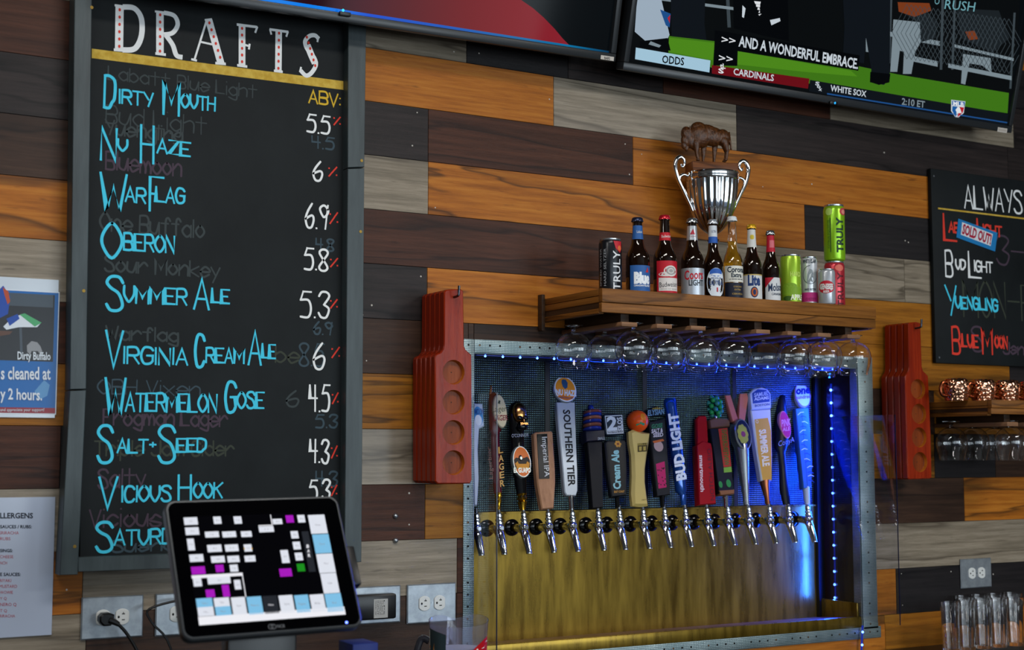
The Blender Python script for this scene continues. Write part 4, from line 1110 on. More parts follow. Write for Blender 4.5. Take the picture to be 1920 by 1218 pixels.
# 7 orange ball on a cream handle
t, H, q, s_ = tap(7, 'beer tap with a curved cream handle and an orange ball on top'); s7 = s_*f7
h = slab(H, q, c7, [(1013, 418), (1040, 404), (1090, 418), (1141, 425), (1136, 480), (1122, 560), (1112, 640), (1112, 720), (1122, 800), (1130, 862), (1080, 868), (1038, 862), (1030, 790), (1034, 680), (1030, 560), (1018, 490)], .03, 'tap_handle', flat('c8b066', .35), t, .009)
b = MB(H); x, z = q(*c7(1070, 353)); b.ball((x, -.004, z), 68*s7, 0, 28)
b.build('orange_ball', flat('e8561c', .2), h)
b = MB(H)
def onb(px, pz, k=1.012):
    r = 68*s7*k; yy = -math.sqrt(max(1e-9, r*r-px*px-pz*pz)); return (x+px, -.004+yy, z+pz)
b.ribbon([(-38*s7, -32*s7), (-20*s7, -24*s7), (0, -34*s7), (28*s7, -26*s7)], 12*s7, lambda a, c: onb(a, c), 0)
for k in range(4): b.ribbon([((-12+k*9)*s7, -8*s7), ((-14+k*10)*s7, 14*s7), ((-6+k*7)*s7, 30*s7)], 5*s7, lambda a, c: onb(a, c), 1)
b.build('ball_print', [flat('2a8a62'), flat('d8a020')], h, smooth=0)
def d7(b):
    b.poly([q(*c7(*p)) for p in ((1060, 490), (1118, 486), (1116, 538), (1060, 542))], -.0155, 0); b.poly([q(*c7(*p)) for p in ((1068, 510), (1084, 509), (1082, 534), (1068, 535))], -.016, 1); b.poly([q(*c7(*p)) for p in ((1092, 509), (1108, 508), (1108, 532), (1094, 533))], -.016, 1)
    vt(b, q, c7, 'BELLS', -.016, (1062, 503), (1116, 499), (1062, 491), 1)
    vt(b, q, c7, 'OBERON', -.0155, (1082, 833), (1126, 828), (1082, 826), 0, 0)
deco(H, h, 'emblem', [flat('4a3c14'), flat('b09a44')], d7)
# 8 dark frame panel with watermelon
t, H, q, s_ = tap(8, 'beer tap with a dark framed panel showing a pink watermelon slice'); s7 = s_*f7
h = slab(H, q, c7, [(1130, 360), (1230, 335), (1240, 480), (1256, 700), (1262, 795), (1180, 806), (1160, 640), (1140, 450)], .024, 'tap_handle', mat('grey_frame', '191b1f', .4, spec=.2), t, .003)
b = MB(H); b.prism([q(*c7(*p)) for p in ((1124, 318), (1128, 288), (1176, 264), (1222, 288), (1226, 318), (1175, 326))], -.012, .008, 0, .002); vt(b, q, c7, 'ELYSIAN', -.0125, (1124, 324), (1222, 312), (1124, 292), 1, .03)
for k in range(5): b.poly([q(*c7(*p)) for p in ((1150+k*12, 284), (1156+k*12, 266+abs(k-2)*4), (1162+k*12, 284))], -.0125, 2)
b.build('crest', [flat('101a26', .3), flat('6a90ac'), flat('a08a2a')], h, smooth=30)
def d8(b):
    b.poly([q(*c7(*p)) for p in ((1146, 365), (1218, 354), (1228, 480), (1240, 750), (1184, 760), (1160, 560))], -.0124, 0)
    vt(b, q, c7, 'GOSE', -.0128, (1146, 400), (1212, 392), (1146, 376), 1, .03); vt(b, q, c7, 'SALT &', -.0128, (1146, 428), (1214, 420), (1146, 405), 2, .03); vt(b, q, c7, 'SEED', -.0128, (1156, 452), (1216, 446), (1156, 430), 2, .03)
    oval(b, q, c7, 1188, 505, 34, 34, -.0128, 3, s7); b.poly([q(*c7(*p)) for p in ((1152, 476), (1214, 462), (1222, 474), (1160, 488))], -.0132, 4)
    b.poly([q(*c7(*p)) for p in ((1172, 612), (1224, 596), (1236, 752), (1188, 760))], -.0128, 5)
    r0 = random.Random(5)
    for k in range(16):
        u, w = r0.random(), r0.random(); oval(b, q, c7, 1180+u*44+w*10, 622+w*124, 3.5, 5, -.0132, 6, s7)
deco(H, h, 'panel', [flat('1b1d22'), flat('2f7a58'), flat('cfc8d4'), flat('b79a98'), flat('c0622c'), flat('b81460'), flat('1c1214')], d8)
turned(H, q, c7, [(1225, 868, 12), (1222, 800, 18)], 'ferrule', BLACKG, h, s=s_, f=f7)
# 9 blue cylinder
t, H, q, s_ = tap(9, 'beer tap with a glossy blue bottle-shaped handle and white upright lettering'); s8 = s_*f8
h = turned(H, q, c8t, [(262, 856, 18), (260, 800, 22), (252, 790, 22), (246, 770, 38), (232, 640, 42), (210, 470, 44), (192, 330, 43), (184, 275, 41), (180, 250, 44), (178, 228, 45), (177, 218, 40)], 'tap_handle', mat('metal_blue', '1a4ca0', .15, .5, coat=.6), t, s=s_, f=f8, flat=.75)
deco(H, h, 'lettering', [flat('dce4f0')], lambda b: vt(b, q, c8t, 'BUD LIGHT', -.0185, (258, 706), (206, 306), (204, 716), 0, .05))
# 10 red block
t, H, q, s_ = tap(10, 'beer tap with a solid red angular handle lettered down its side'); s8 = s_*f8
RED = mat('handle_red', 'a00e1a', .22)
h = slab(H, q, c8t, [(326, 500), (362, 474), (412, 488), (420, 520), (442, 850), (342, 858)], .03, 'tap_handle', RED, t, .003)
slab(H, q, c8t, [(330, 340), (345, 322), (386, 320), (394, 334), (402, 470), (398, 492), (335, 492)], .02, 'upper_grip', RED, h, .004)
deco(H, h, 'lettering', [flat('e0c8cc'), flat('4a0a12')], lambda b: (vt(b, q, c8t, 'smartmouth', -.0155, (340, 560), (348, 780), (362, 560), 0, .03), vt(b, q, c8t, 'NOTCH ALBIO', -.0155, (432, 830), (410, 520), (408, 832), 1, 0)))
# 11 green hop
t, H, q, s_ = tap(11, 'beer tap with a green hop cone on top and red label panel'); s8 = s_*f8
h = slab(H, q, c8t, [(408, 400), (520, 388), (540, 640), (550, 780), (462, 790), (436, 600)], .026, 'tap_handle', mat('pewter_black', '15171d', .4, spec=.2), t, .003)
slab(H, q, c8t, [(402, 350), (430, 336), (515, 342), (526, 356), (526, 388), (410, 400)], .03, 'wood_collar', flat('6a4a3a', .4), h, .004)
slab(H, q, c8t, [(460, 770), (552, 764), (552, 792), (468, 800)], .03, 'wood_foot', flat('8a5a34', .4), h, .003)
b = MB(H); x, z = q(*c8t(448, 262)); r0 = random.Random(2)
for k in range(26):
    a = k*2.4; zz = (k/25-.5)*110*s8; rr_ = math.sqrt(max(.1, 1-(zz/(62*s8))**2))*44*s8
    b.ball((x+rr_*math.cos(a), rr_*.8*math.sin(a), z+zz), 1, k % 2, 8, (17*s8, 15*s8, 17*s8))
b.build('hop_cone', [flat('1f8a48', .4), flat('2c7a70', .4)], h)
turned(H, q, c8t, [(455, 340, 10), (453, 318, 10)], 'hop_stem', CHROME, h, s=s_, f=f8)
def d11(b):
    b.poly([q(*c8t(*p)) for p in ((456, 402), (510, 396), (534, 626), (488, 632))], -.0134, 0); vt(b, q, c8t, 'WINTERGREENS', -.0138, (494, 622), (476, 406), (522, 620), 1, .02)
    b.poly([q(*c8t(*p)) for p in ((488, 634), (534, 628), (538, 660), (490, 664))], -.0134, 2)
    oval(b, q, c8t, 470, 735, 14, 20, -.0134, 3, s8); oval(b, q, c8t, 518, 728, 18, 24, -.0134, 3, s8); vt(b, q, c8t, 'BREW', -.0134, (448, 385), (508, 378), (448, 362), 4, .02)
deco(H, h, 'label', [flat('b03024'), flat('2c6a2e'), flat('78a83a'), flat('2c8a3c'), flat('b0b4c8')], d11)
turned(H, q, c8t, [(518, 870, 15), (514, 800, 17)], 'ferrule', CHROME, h, s=s_, f=f8)
# 12 silver cone
t, H, q, s_ = tap(12, 'beer tap with a silver cone handle, oval label and salmon V-shaped top'); s8 = s_*f8
h = turned(H, q, c8t, [(640, 852, 17), (634, 780, 22), (622, 650, 34), (612, 540, 44), (606, 500, 46), (600, 460, 40)], 'tap_handle', mat('silver_cone', 'b4bac0', .25, .85), t, s=s_, f=f8)
slab(H, q, c8t, [(500, 198), (535, 196), (580, 338), (582, 358), (546, 356)], .02, 'v_top', flat('c4705e', .35), h, .003)
slab(H, q, c8t, [(588, 188), (634, 184), (642, 214), (622, 350), (582, 352)], .02, 'v_top', flat('c87462', .35), h, .003)
b = MB(H); x, z = q(*c8t(596, 438)); b.puck(x, z, -.024, .012, 62*s8, 98*s8, 1, 36, .003); b.disc(x, z, -.0244, 53*s8, 87*s8, 0, 36)
for k in range(9):
    a = k*2*math.pi/9; b.disc(x-6*s8+27*s8*math.cos(a), z+42*s8*math.sin(a), -.0248-.00003*k, 15*s8, 21*s8, 2, 12)
b.disc(x-6*s8, z, -.0252, 30*s8, 44*s8, 2, 20); b.disc(x-4*s8, z, -.0256, 17*s8, 18*s8, 3, 14)
b.build('oval_label', [flat('1c2440', .3), mat('label_rim', 'aeb6bc', .25, .8), flat('a8a83c'), flat('8a3a62')], h, smooth=30)
# 13 yellow summer ale panel
t, H, q, s_ = tap(13, 'beer tap with a tall yellow panel, white edges and copper tip'); s8 = s_*f8
h = slab(H, q, c8t, [(652, 290), (772, 282), (780, 420), (782, 560), (780, 712), (716, 712), (688, 540), (668, 400)], .026, 'tap_handle', flat('c8ccd4', .3), t, .004)
slab(H, q, c8t, [(640, 190), (665, 162), (715, 150), (752, 164), (770, 190), (772, 280), (652, 290)], .032, 'crest', flat('b9c4d8', .3), h, .004)
turned(H, q, c8t, [(768, 850, 14), (762, 800, 17), (752, 740, 26), (748, 708, 33)], 'copper_tip', mat('copper_tip', '9a5a3c', .3, .8), h, s=s_, f=f8)
def d13(b):
    b.poly([q(*c8t(*p)) for p in ((656, 190), (690, 166), (740, 170), (760, 196), (762, 240), (660, 252))], -.0164, 1); vt(b, q, c8t, 'SAMUEL', -.0168, (668, 212), (754, 200), (668, 190), 2, .03); vt(b, q, c8t, 'ADAMS', -.0168, (668, 234), (756, 224), (668, 216), 2, .03); vt(b, q, c8t, 'BOSTON', -.0168, (672, 272), (760, 262), (672, 258), 1, .02)
    b.poly([q(*c8t(*p)) for p in ((674, 345), (754, 335), (774, 420), (776, 706), (722, 708), (694, 540))], -.0135, 0)
    vt(b, q, c8t, 'SUMMER ALE', -.0139, (700, 408), (724, 628), (738, 402), 3, .04); x, z = q(*c8t(688, 358)); b.ring(x, z, -.0139, .004, .006, 3)
deco(H, h, 'panel', [flat('cf9c1c'), flat('2c4890'), flat('c8d2e4'), flat('e8dcae')], d13)
# 14 black with pink oval
t, H, q, s_ = tap(14, 'beer tap with a black twisted handle and bright pink oval badge'); s8 = s_*f8
h = turned(H, q, c8t, [(880, 850, 24), (872, 800, 30), (866, 760, 32), (858, 640, 28), (850, 540, 26), (848, 515, 44), (850, 480, 50), (852, 380, 48), (850, 300, 40), (848, 200, 30), (846, 176, 12)], 'tap_handle', mat('ink_black', '0e1220', .35, spec=.2), t, s=s_, f=f8, flat=.6)
b = MB(H); x, z = q(*c8t(853, 378)); b.puck(x, z, -.019, -.004, 42*s8, 86*s8, 1, 32, .002); b.disc(x, z, -.0194, 38*s8, 80*s8, 0, 32)
vt(b, q, c8t, 'PINK', -.0198, (828, 392), (884, 382), (828, 352), 1, .03); vt(b, q, c8t, 'ALE', -.0198, (834, 420), (880, 412), (834, 398), 1, .03)
b.build('pink_badge', [flat('b82c68', .3), flat('d88aa4', .3)], h, smooth=30)
deco(H, h, 'lettering', [flat('7a86b4')], lambda b: vt(b, q, c8t, 'ConyA', -.0175, (812, 510), (908, 480), (812, 478), 0, .0))
# 15 blue birch with white round
t, H, q, s_ = tap(15, 'rightmost beer tap, blue patterned handle with a white round badge on top'); s8 = s_*f8
h = slab(H, q, c8t, [(922, 280), (1000, 272), (1012, 420), (1022, 600), (1018, 750), (970, 760), (948, 560), (934, 400)], .024, 'tap_handle', flat('3a6cb0', .3), t, .003)
turned(H, q, c8t, [(1006, 850, 16), (1000, 800, 20), (996, 745, 22)], 'ferrule', mat('ice_white', 'b8c4e0', .3), h, s=s_, f=f8)
def d15(b):
    r0 = random.Random(8)
    for k in range(16):
        yy = 310+k*27; xx = 960+(k*3.2)+r0.uniform(-12, 12)
        a, c = q(*c8t(xx-18, yy+r0.uniform(-8, 8))), q(*c8t(xx+16, yy+r0.uniform(-12, 12)))
        mid = ((a[0]+c[0])/2, (a[1]+c[1])/2+.004)
        b.ribbon([a, mid, c], 5*s8, at_y(-.0124), k % 2)
    a, c = q(*c8t(958, 300)), q(*c8t(992, 740)); b.ribbon([a, c], 4*s8, at_y(-.0122), 1)
deco(H, h, 'twig_pattern', [flat('cfd8ec'), flat('1c3c80')], d15)
b = MB(H); x, z = q(*c8t(960, 200)); b.puck(x, z, -.016, .012, 60*s8, 78*s8, 0, 36, .003); b.ring(x, z, -.0164, 54*s8, 59*s8, 2, 36, 1.3)
vt(b, q, c8t, 'one', -.0168, (918, 196), (1004, 188), (918, 152), 1, .05); vt(b, q, c8t, 'hundred', -.0168, (916, 226), (1008, 218), (916, 204), 2, .02)
b.build('round_badge', [flat('c8d2ec', .3), flat('101c50'), flat('8a5a86')], h, smooth=30)

# ================================================================== CHERRY RED TASTING PADDLES ON HOOKS
def paddle_stack(outline, holes_, rad, hook_px, dfront, n, th, labels, grp, side_labels=None):
    ox, oy = outline[0]
    o = P(*hook_px, dfront)
    Mf = MX.Translation((o.x, -dfront, o.z)); q = plane_map(Mf, 0)
    pts = [q(*p) for p in outline]
    proto = None
    # the hook carries the paddles
    hk = thing('wall_hook', side_labels, 'hook', (o.x, 0, o.z))
    b = MB(); b.puck(0, 0, -.004, -.0005, .012, mi=0); b.tube([(0, -.003, 0), (0, -dfront*.6, -.001), (0, -dfront-.02, 0), (0, -dfront-.028, .012), (0, -dfront-.03, .028)], .0035, 10, 0, 3)
    b.build('hook', mat('hook_steel', '4a4c52', .3, .9), hk)
    for i in range(n):
        yf = -dfront+i*(dfront-.006)/n
        if proto is None:
            t = thing('tasting_paddle', labels[0], 'paddle', (o.x, yf, o.z), group=grp)
            proto = t
            b = MB()
            # front face with round recesses
            b.prism(pts, 0, th, 0, .003, holes=[(*q(*h_), rad) for h_ in holes_])
            b.build('board', W_PADDLE, t, smooth=30)
            for px, py in holes_:
                x, z = q(px, py); r = MB()
                r.lathe([(1e-5, -.0145, 1), (rad*.90, -.0145, 1), (rad*.97, -.0125), (rad, 0)], 36, (x, 0, z), 0, axis=MX.Rotation(R_(90), 4, 'X'), caps=False)
                r.puck(x, z, .0139, .0143, .0016, mi=2, n=8)
                r.build('glass_recess', [W_PADDLE2, W_PADDLE3, DARK], t, smooth=30)
        else:
            t = dup(proto); t.location = (o.x, yf, o.z); t['label'] = labels[i]
    return proto
c2p = crop(670, 520, .41052)
ol = [(397, 66), (406, 56), (430, 53), (474, 53), (485, 62), (487, 180), (488, 312), (497, 330), (514, 346), (523, 354), (524, 500), (524, 925), (516, 940), (440, 942), (368, 942), (356, 930), (355, 640), (355, 362), (362, 350), (380, 342), (392, 328), (396, 305)]
ORD = ['front', 'second', 'third', 'fourth', 'rearmost']
paddle_stack([c2p(*p) for p in ol], [c2p(440, y) for y in (432, 569, 707, 845)], .034, c2p(442, 88), .152, 5, .0255,
             [f'{w} cherry red tasting paddle on the hook between chalkboard and taps' for w in ORD], 'tasting paddles between chalkboard and taps', 'steel hook holding the red paddles between chalkboard and taps')
c3p = crop(1640, 600, .26266)
ol = [(243, 28), (252, 16), (300, 12), (328, 20), (333, 120), (340, 330), (348, 360), (370, 382), (384, 398), (392, 560), (402, 800), (409, 1120), (400, 1130), (320, 1134), (246, 1136), (238, 1126), (228, 800), (222, 560), (218, 400), (228, 382), (242, 360), (246, 330)]
paddle_stack([c3p(*p) for p in ol], [c3p(*p) for p in ((309, 492), (316, 668), (319, 836), (324, 1012))], .034, c3p(290, 56), .125, 4, .026,
             [f'{w} red tasting paddle on the hook right of the tap cabinet' for w in ('front', 'second', 'third', 'rearmost')], 'tasting paddles right of the tap cabinet', 'steel hook holding the red paddles right of the taps')

# ================================================================== STEMWARE SHELVES
c6 = crop(1020, 220, .41052)
SD = .335
def rack(label, pfl, pfl_bot, L, depth, pbot, nrail, r0, pitch, rails_h):
    """pfl: photo pixel of the top front left corner"""
    a = P(*pfl, depth); zb = P(*pfl_bot, depth).z
    t = thing('glass_rack_shelf', label, 'shelf', (a.x, 0, zb))
    H = a.z-zb; H2 = zb-P(*pbot, depth).z
    b = MB(); b.box(0, L, -depth+.02, -.002, H-.02, H-.001, 0, .002); b.build('top_board', W_SHELF, t)
    b = MB(); b.box(0, L, -depth, -depth+.019, H*.42, H, 0, .002); b.box(.0, L, -depth+.003, -depth+.019, 0, H*.41, 0, .002); b.build('front_fascia', W_SHELF, t)
    for x in (0, L-.018):
        b = MB()
        b.box(x, x+.018, -depth+.0195, -.002, H*.42, H-.021, 0, .002)
        b.box(x+.003, x+.016, -depth+.0195, -.002, H*.18, H*.42, 1)
        b.box(x, x+.018, -depth+.0195, -.002, -H2*.1, H*.18, 0, .002)
        b.build('side_board', [W_SHELF, W_SHELFD], t)
    b = MB(); b.box(-.012, .0, -.025, -.001, -H2, H+.012, 0, .002); b.build('wall_post', W_SHELFD, t)
    b = MB(); b.box(.02, L-.02, -.022, -.002, H*.2, H-.021); b.build('back_board', W_SHELFD, t)
    zs = []
    for i in range(nrail):
        x = r0+i*pitch
        b = MB(); b.box(x-.014, x+.014, -depth+.03, -.004, -rails_h*.65, H-.02, 0, .001); b.build('rail_web', W_SHELFD, t)
        b = MB(); b.box(x-.027, x+.027, -depth+.006, -.004, -rails_h, -rails_h*.65, 0, .002); b.build('rail_flange', wood('rail_wood', '6a4a34', '8a6448', '9c7658', '4a3424', .5, fine=1.6), t)
    return t, a, zb, H
LSH = (P(*c6(1517, 868), SD).x-P(*c6(266, 778), SD).x)
shelf, sa, szb, sH = rack('dark stained wooden shelf with hanging glasses, above the tap cabinet', c6(266, 778), c6(268, 888), LSH, SD, c6(300, 938), 8, .096, .1215, .036)
ST = sa.z                                              # top of the shelf
c3q = c3p
SD2 = .335
LS2 = .85
shelf2, sb, szb2, sH2 = rack('wooden shelf with copper mugs and hanging glasses beside the right paddles', c3q(835, 566), c3q(835, 668), LS2, SD2, c3q(840, 785), 7, .105, .11, .04)
ST2 = sb.z

# ---- hanging glasses
def glass_proto(name, label, cat, loc, prof, grp, n=32):
    t = thing(name, label, cat, loc, group=grp)
    return t
def make_glass(label, loc, R, Hb, Hs, grp):
    """upside-down stemmed glass: foot at the top (z=0), bowl below"""
    t = thing('stemmed_glass', label, 'glass', loc, group=grp)
    w = .0011
    outer = [(.029, 0), (.029, -.002), (.012, -.005), (.0055, -.012), (.005, -Hs+.008), (.009, -Hs), (R*.50, -Hs-.05*Hb), (R*.86, -Hs-.21*Hb), (R, -Hs-.42*Hb), (R*.96, -Hs-.65*Hb), (R*.82, -Hs-.9*Hb), (R*.78, -Hs-Hb)]
    outer = catmull(outer[:2], 1)+catmull(outer[2:], 4)
    bowl_start = Hs+.012
    inner = [(max(1e-5, r-w), z) for r, z in outer if z < -Hs-.03*Hb]
    inner = list(reversed(inner))
    inner.append((1e-5, inner[-1][1]))
    b = MB(); b.lathe(list(reversed([(1e-5, .0005), (.029, 0)]+outer+inner)), 36, caps=False)
    b.build('glass', GLASS, t, smooth=60)
    return t
gz = szb-.006                                          # feet rest on the rail flanges
G1 = 'stemmed glasses hanging over the taps'
front = [(1187, 'third'), (1253, ''), (1318, ''), (1377, ''), (1480, ''), (1536, ''), (1597, '')]
back = [1079, 1146, 1214, 1284, 1345, 1432, 1508, 1568]
names_f = ['first', 'second', 'third', 'fourth', 'fifth', 'sixth', 'seventh']
gp = None
gtop = szb-.0185
def bowlH(px, ytop, ybot, d):
    return P(px, ytop, d).z-P(px, ybot, d).z
Hb = bowlH(1253, 624, 692, .25)
for i, (px, _) in enumerate(front):
    x = sa.x+.0355+.1215*(1, 2, 3, 4, 6, 7, 8)[i]
    lab = f'{names_f[i]} from left of the front row of stemmed glasses hanging over the taps'
    if gp is None:
        gp = make_glass(lab, (x, -.26, gtop), .055, Hb, .02, G1)
    else:
        g = dup(gp); g.location = (x, -.26, gtop); g['label'] = lab
names_b = ['first', 'second', 'third', 'fourth', 'fifth', 'sixth', 'seventh', 'eighth']
for i, px in enumerate(back):
    x = sa.x+(.046, .157, .2785, .4, .5215, .7645, .886, 1.0075)[i]
    g = dup(gp); g.location = (x, -.11, gtop); g['label'] = f'{names_b[i]} from left of the back row of stemmed glasses hanging over the taps'
# second rack
G2 = 'stemmed glasses hanging on the right shelf'
gtop2 = szb2-.02
gp2 = None
for i, (px, d, w) in enumerate(((.16, .27, 'front left'), (.27, .27, 'front right'), (.05, .11, 'leftmost rear'), (.16, .11, 'second rear'), (.27, .11, 'third rear'))):
    x = sb.x+px
    lab = f'{w} stemmed glass hanging below the copper mug shelf'
    if gp2 is None:
        gp2 = make_glass(lab, (x, -d, gtop2), .053, .115, .02, G2)
    else:
        g = dup(gp2); g.location = (x, -d, gtop2); g['label'] = lab

# ---- bottles and cans along the shelf
def place(cx, d, zt, off):
    px, py = c6(cx, 700)
    p = P(px, py, d); p = V((p.x, -d, zt))
    return p, face_camera(p, off)
DARKGLASS = mat('brown_bottle_glass', '150904', .06, coat=.4)
CAPM = {}
def label_text(b, R, txt, cx, z, w, h, mi, bold=.03, off=.0009, vert=False, slant=0):
    fn = on_cyl(R, off)
    if vert:   # reads upward
        b.text(txt, fn, (cx+h/2, z), (cx+h/2, z+w), (cx-h/2, z), mi, bold, fine=True)
    else:
        b.text(txt, fn, (cx-w/2, z-slant*w/2), (cx+w/2, z+slant*w/2), (cx-w/2, z+h-slant*w/2), mi, bold, fine=True)
def bottle(name_label, cx, R_px, ytop, ybot, off, capc, body, shoulder=.46, d=.25, glassm=None, neck_r=.40, slim=False):
    p, rz = place(cx, d, ST+.0005, off)
    k = scale_at(p)*.41052
    t = thing('beer_bottle', name_label, 'bottle', p, (0, 0, rz), group='bottles and cans along the shelf')
    R = R_px*k; H = (ybot-ytop)*k*1.03
    sh = shoulder
    prof = [(.86*R, 0), (.97*R, .012*H), (R, .03*H), (R, sh*H), (.97*R, (sh+.035)*H), (.84*R, (sh+.085)*H), (.64*R, (sh+.14)*H), (.52*R, (sh+.2)*H), (.45*R, (sh+.3)*H), (.395*R, .93*H), (.44*R, .935*H), (.44*R, .955*H), (.40*R, .96*H)]
    b = MB()
    if glassm:      # clear bottle: glass wall with beer inside
        beer_h = .70*H
        inn = [(max(1e-5, r-.0025), max(z, .004)) for r, z in prof]
        b.lathe([(1e-5, 0)]+prof+list(reversed(inn))+[(1e-5, .004)], 32, caps=False); b.build('bottle_glass', GLASS, t, smooth=50)
        b = MB(); liq = [(r-.003, max(z, .005)) for r, z in prof if z < beer_h]
        liq.append((.50*R-.003, beer_h)); b.lathe([(1e-5, .005)]+liq+[(1e-5, beer_h)], 32, caps=False); b.build('beer', mat('lager', 'e0a81c', .02, trans=.75, ior=1.33), t, smooth=50)
    else:
        b.lathe([(1e-5, 0)]+prof, 32); b.build('bottle_glass', body, t, smooth=50)
    b = MB(); n = 42; rc_ = .50*R; vs = []
    prof_c = [(.50*R, .945*H, .06), (.47*R, .965*H, .03), (.45*R, .99*H, 0), (.36*R, 1.0*H, 0)]
    for r, z, fl in prof_c:
        for i in range(n):
            a = 2*math.pi*i/n; rr_ = r*(1+fl*math.cos(21*a)); vs.append((rr_*math.cos(a), rr_*math.sin(a), z))
    b.add(vs, [(i*n+j, i*n+(j+1) % n, (i+1)*n+(j+1) % n, (i+1)*n+j) for i in range(3) for j in range(n)]+[tuple(3*n+j for j in range(n))])
    b.build('crown_cap', capc, t, smooth=50)
    return t, R, H, prof, sh
def rad_at(prof, z):
    for (r0, z0), (r1, z1) in zip(prof, prof[1:]):
        if z0 <= z <= z1: return r0+(r1-r0)*(z-z0)/max(1e-6, z1-z0)
    return prof[-1][0]
def necklabel(b, prof, z0, z1, mi, w=3.0, off=.0005):
    r0, r1 = rad_at(prof, z0), rad_at(prof, z1)
    n = 14; vs = []
    for i in range(n+1):
        a = -w/2+w*i/n
        for r, z in ((r0, z0), (rad_at(prof, (z0+z1)/2), (z0+z1)/2), (r1, z1)):
            vs.append(((r+off)*math.sin(a), -(r+off)*math.cos(a), z))
    b.add(vs, [(3*i+k, 3*i+3+k, 3*i+4+k, 3*i+1+k) for i in range(n) for k in range(2)], mi)
    return (r0+r1)/2
SILV = mat('label_silver', 'b4bac2', .3, .5)
# blue label
t, R, H, pr, sh = bottle('brown bottle with a blue label and navy cap, second in the shelf row', 428, 55, 442, 785, .42, mat('cap_navy', '1c2440', .3, .5), DARKGLASS)
b = MB(); hw = R*2.2
patch(b, R, -hw/2, hw/2, .02*H, .36*H, 0); b.build('label', flat('2a5a9a'), t)
b = MB(); label_text(b, R, 'Blue', -.0, .13*H, 1.5*R, .13*H, 0, .07); label_text(b, R, 'CANADIAN PILSENER', 0, .085*H, 1.5*R, .022*H, 0, .02); wrap_poly(b, R, ((.25*R, .27*H), (.6*R, .27*H), (.5*R, .34*H)), 1); b.build('lettering', [flat('e6ebf0'), flat('c02c30')], t, smooth=0)
b = MB(); necklabel(b, pr, .71*H, .89*H, 0); rn = rad_at(pr, .8*H); label_text(b, rn, 'Labatt', 0, .79*H, 1.1*rn, .035*H, 1, .0, .0012); b.build('neck_label', [flat('2a5a9a'), flat('cfd6dc')], t)
# red label
t, R, H, pr, sh = bottle('brown bottle with a red and white label and red cap', 553, 54, 433, 795, .38, mat('cap_red', 'b01828', .25, .4), DARKGLASS, .455)
b = MB(); patch(b, R, -1.15*R, 1.15*R, .01*H, .42*H, 0); b.build('label', flat('b81c2c'), t)
b = MB(); patch(b, R, -.95*R, .95*R, .05*H, .21*H, 0, .0007); patch(b, R, -.5*R, .75*R, .225*H, .36*H, 0, .0007, ell=True); patch(b, R, -.95*R, .3*R, .225*H, .28*H, 0, .0006, ell=True)
for k, (rx, rz_) in enumerate(((.42, .05), (.3, .035), (.18, .02))): patch(b, R, (.12-rx)*R, (.12+rx)*R, (.295-rz_)*H, (.295+rz_)*H, 2+k % 2, .001+.0002*k, ell=True)
label_text(b, R, 'Budweiser', 0, .1*H, 1.75*R, .06*H, 1, .0, .001, slant=.06); label_text(b, R, 'KING OF BEERS', 0, .065*H, 1.5*R, .014*H, 2, .0, .001)
b.build('label_print', [flat('d6d0cc'), flat('2a2a30'), flat('9c9a98'), flat('c9c4c0')], t, smooth=0)
b = MB(); necklabel(b, pr, .68*H, .78*H, 0, 3.2); rn = rad_at(pr, .73*H); label_text(b, rn, 'Budweiser', 0, .715*H, 1.9*rn, .035*H, 1, .0, .0012, slant=.05); b.build('neck_label', [flat('c0202c'), flat('e8e4e0')], t)
# silver label with red script
t, R, H, pr, sh = bottle('brown bottle with a silver label and red script, in front of the trophy left side', 678, 53, 447, 803, .1, mat('cap_silver', '9aa0a6', .2, .9), DARKGLASS, .455)
b = MB(); patch(b, R, -1.45*R, 1.45*R, .01*H, .36*H, 0); patch(b, R, -1.4*R, -.9*R, .02*H, .1*H, 1, .0007, ell=True); b.build('label', [SILV, flat('8a9098')], t)
b = MB(); label_text(b, R, 'Coors', .05*R, .22*H, 1.75*R, .11*H, 0, .02, slant=.05); label_text(b, R, 'LIGHT', .25*R, .14*H, 1.35*R, .07*H, 1, .02); b.build('lettering', [flat('b81c2c'), flat('2a3036')], t, smooth=0)
b = MB(); necklabel(b, pr, .72*H, .9*H, 0, 3.2); rn = rad_at(pr, .8*H); wrap_poly(b, rn, ((-.5*rn, .79*H), (.5*rn, .79*H), (.1*rn, .86*H)), 1, .0012); label_text(b, rn, 'Coors', 0, .755*H, 1.1*rn, .025*H, 2, .0, .0012); b.build('neck_label', [SILV, flat('b03040'), flat('8a2630')], t)
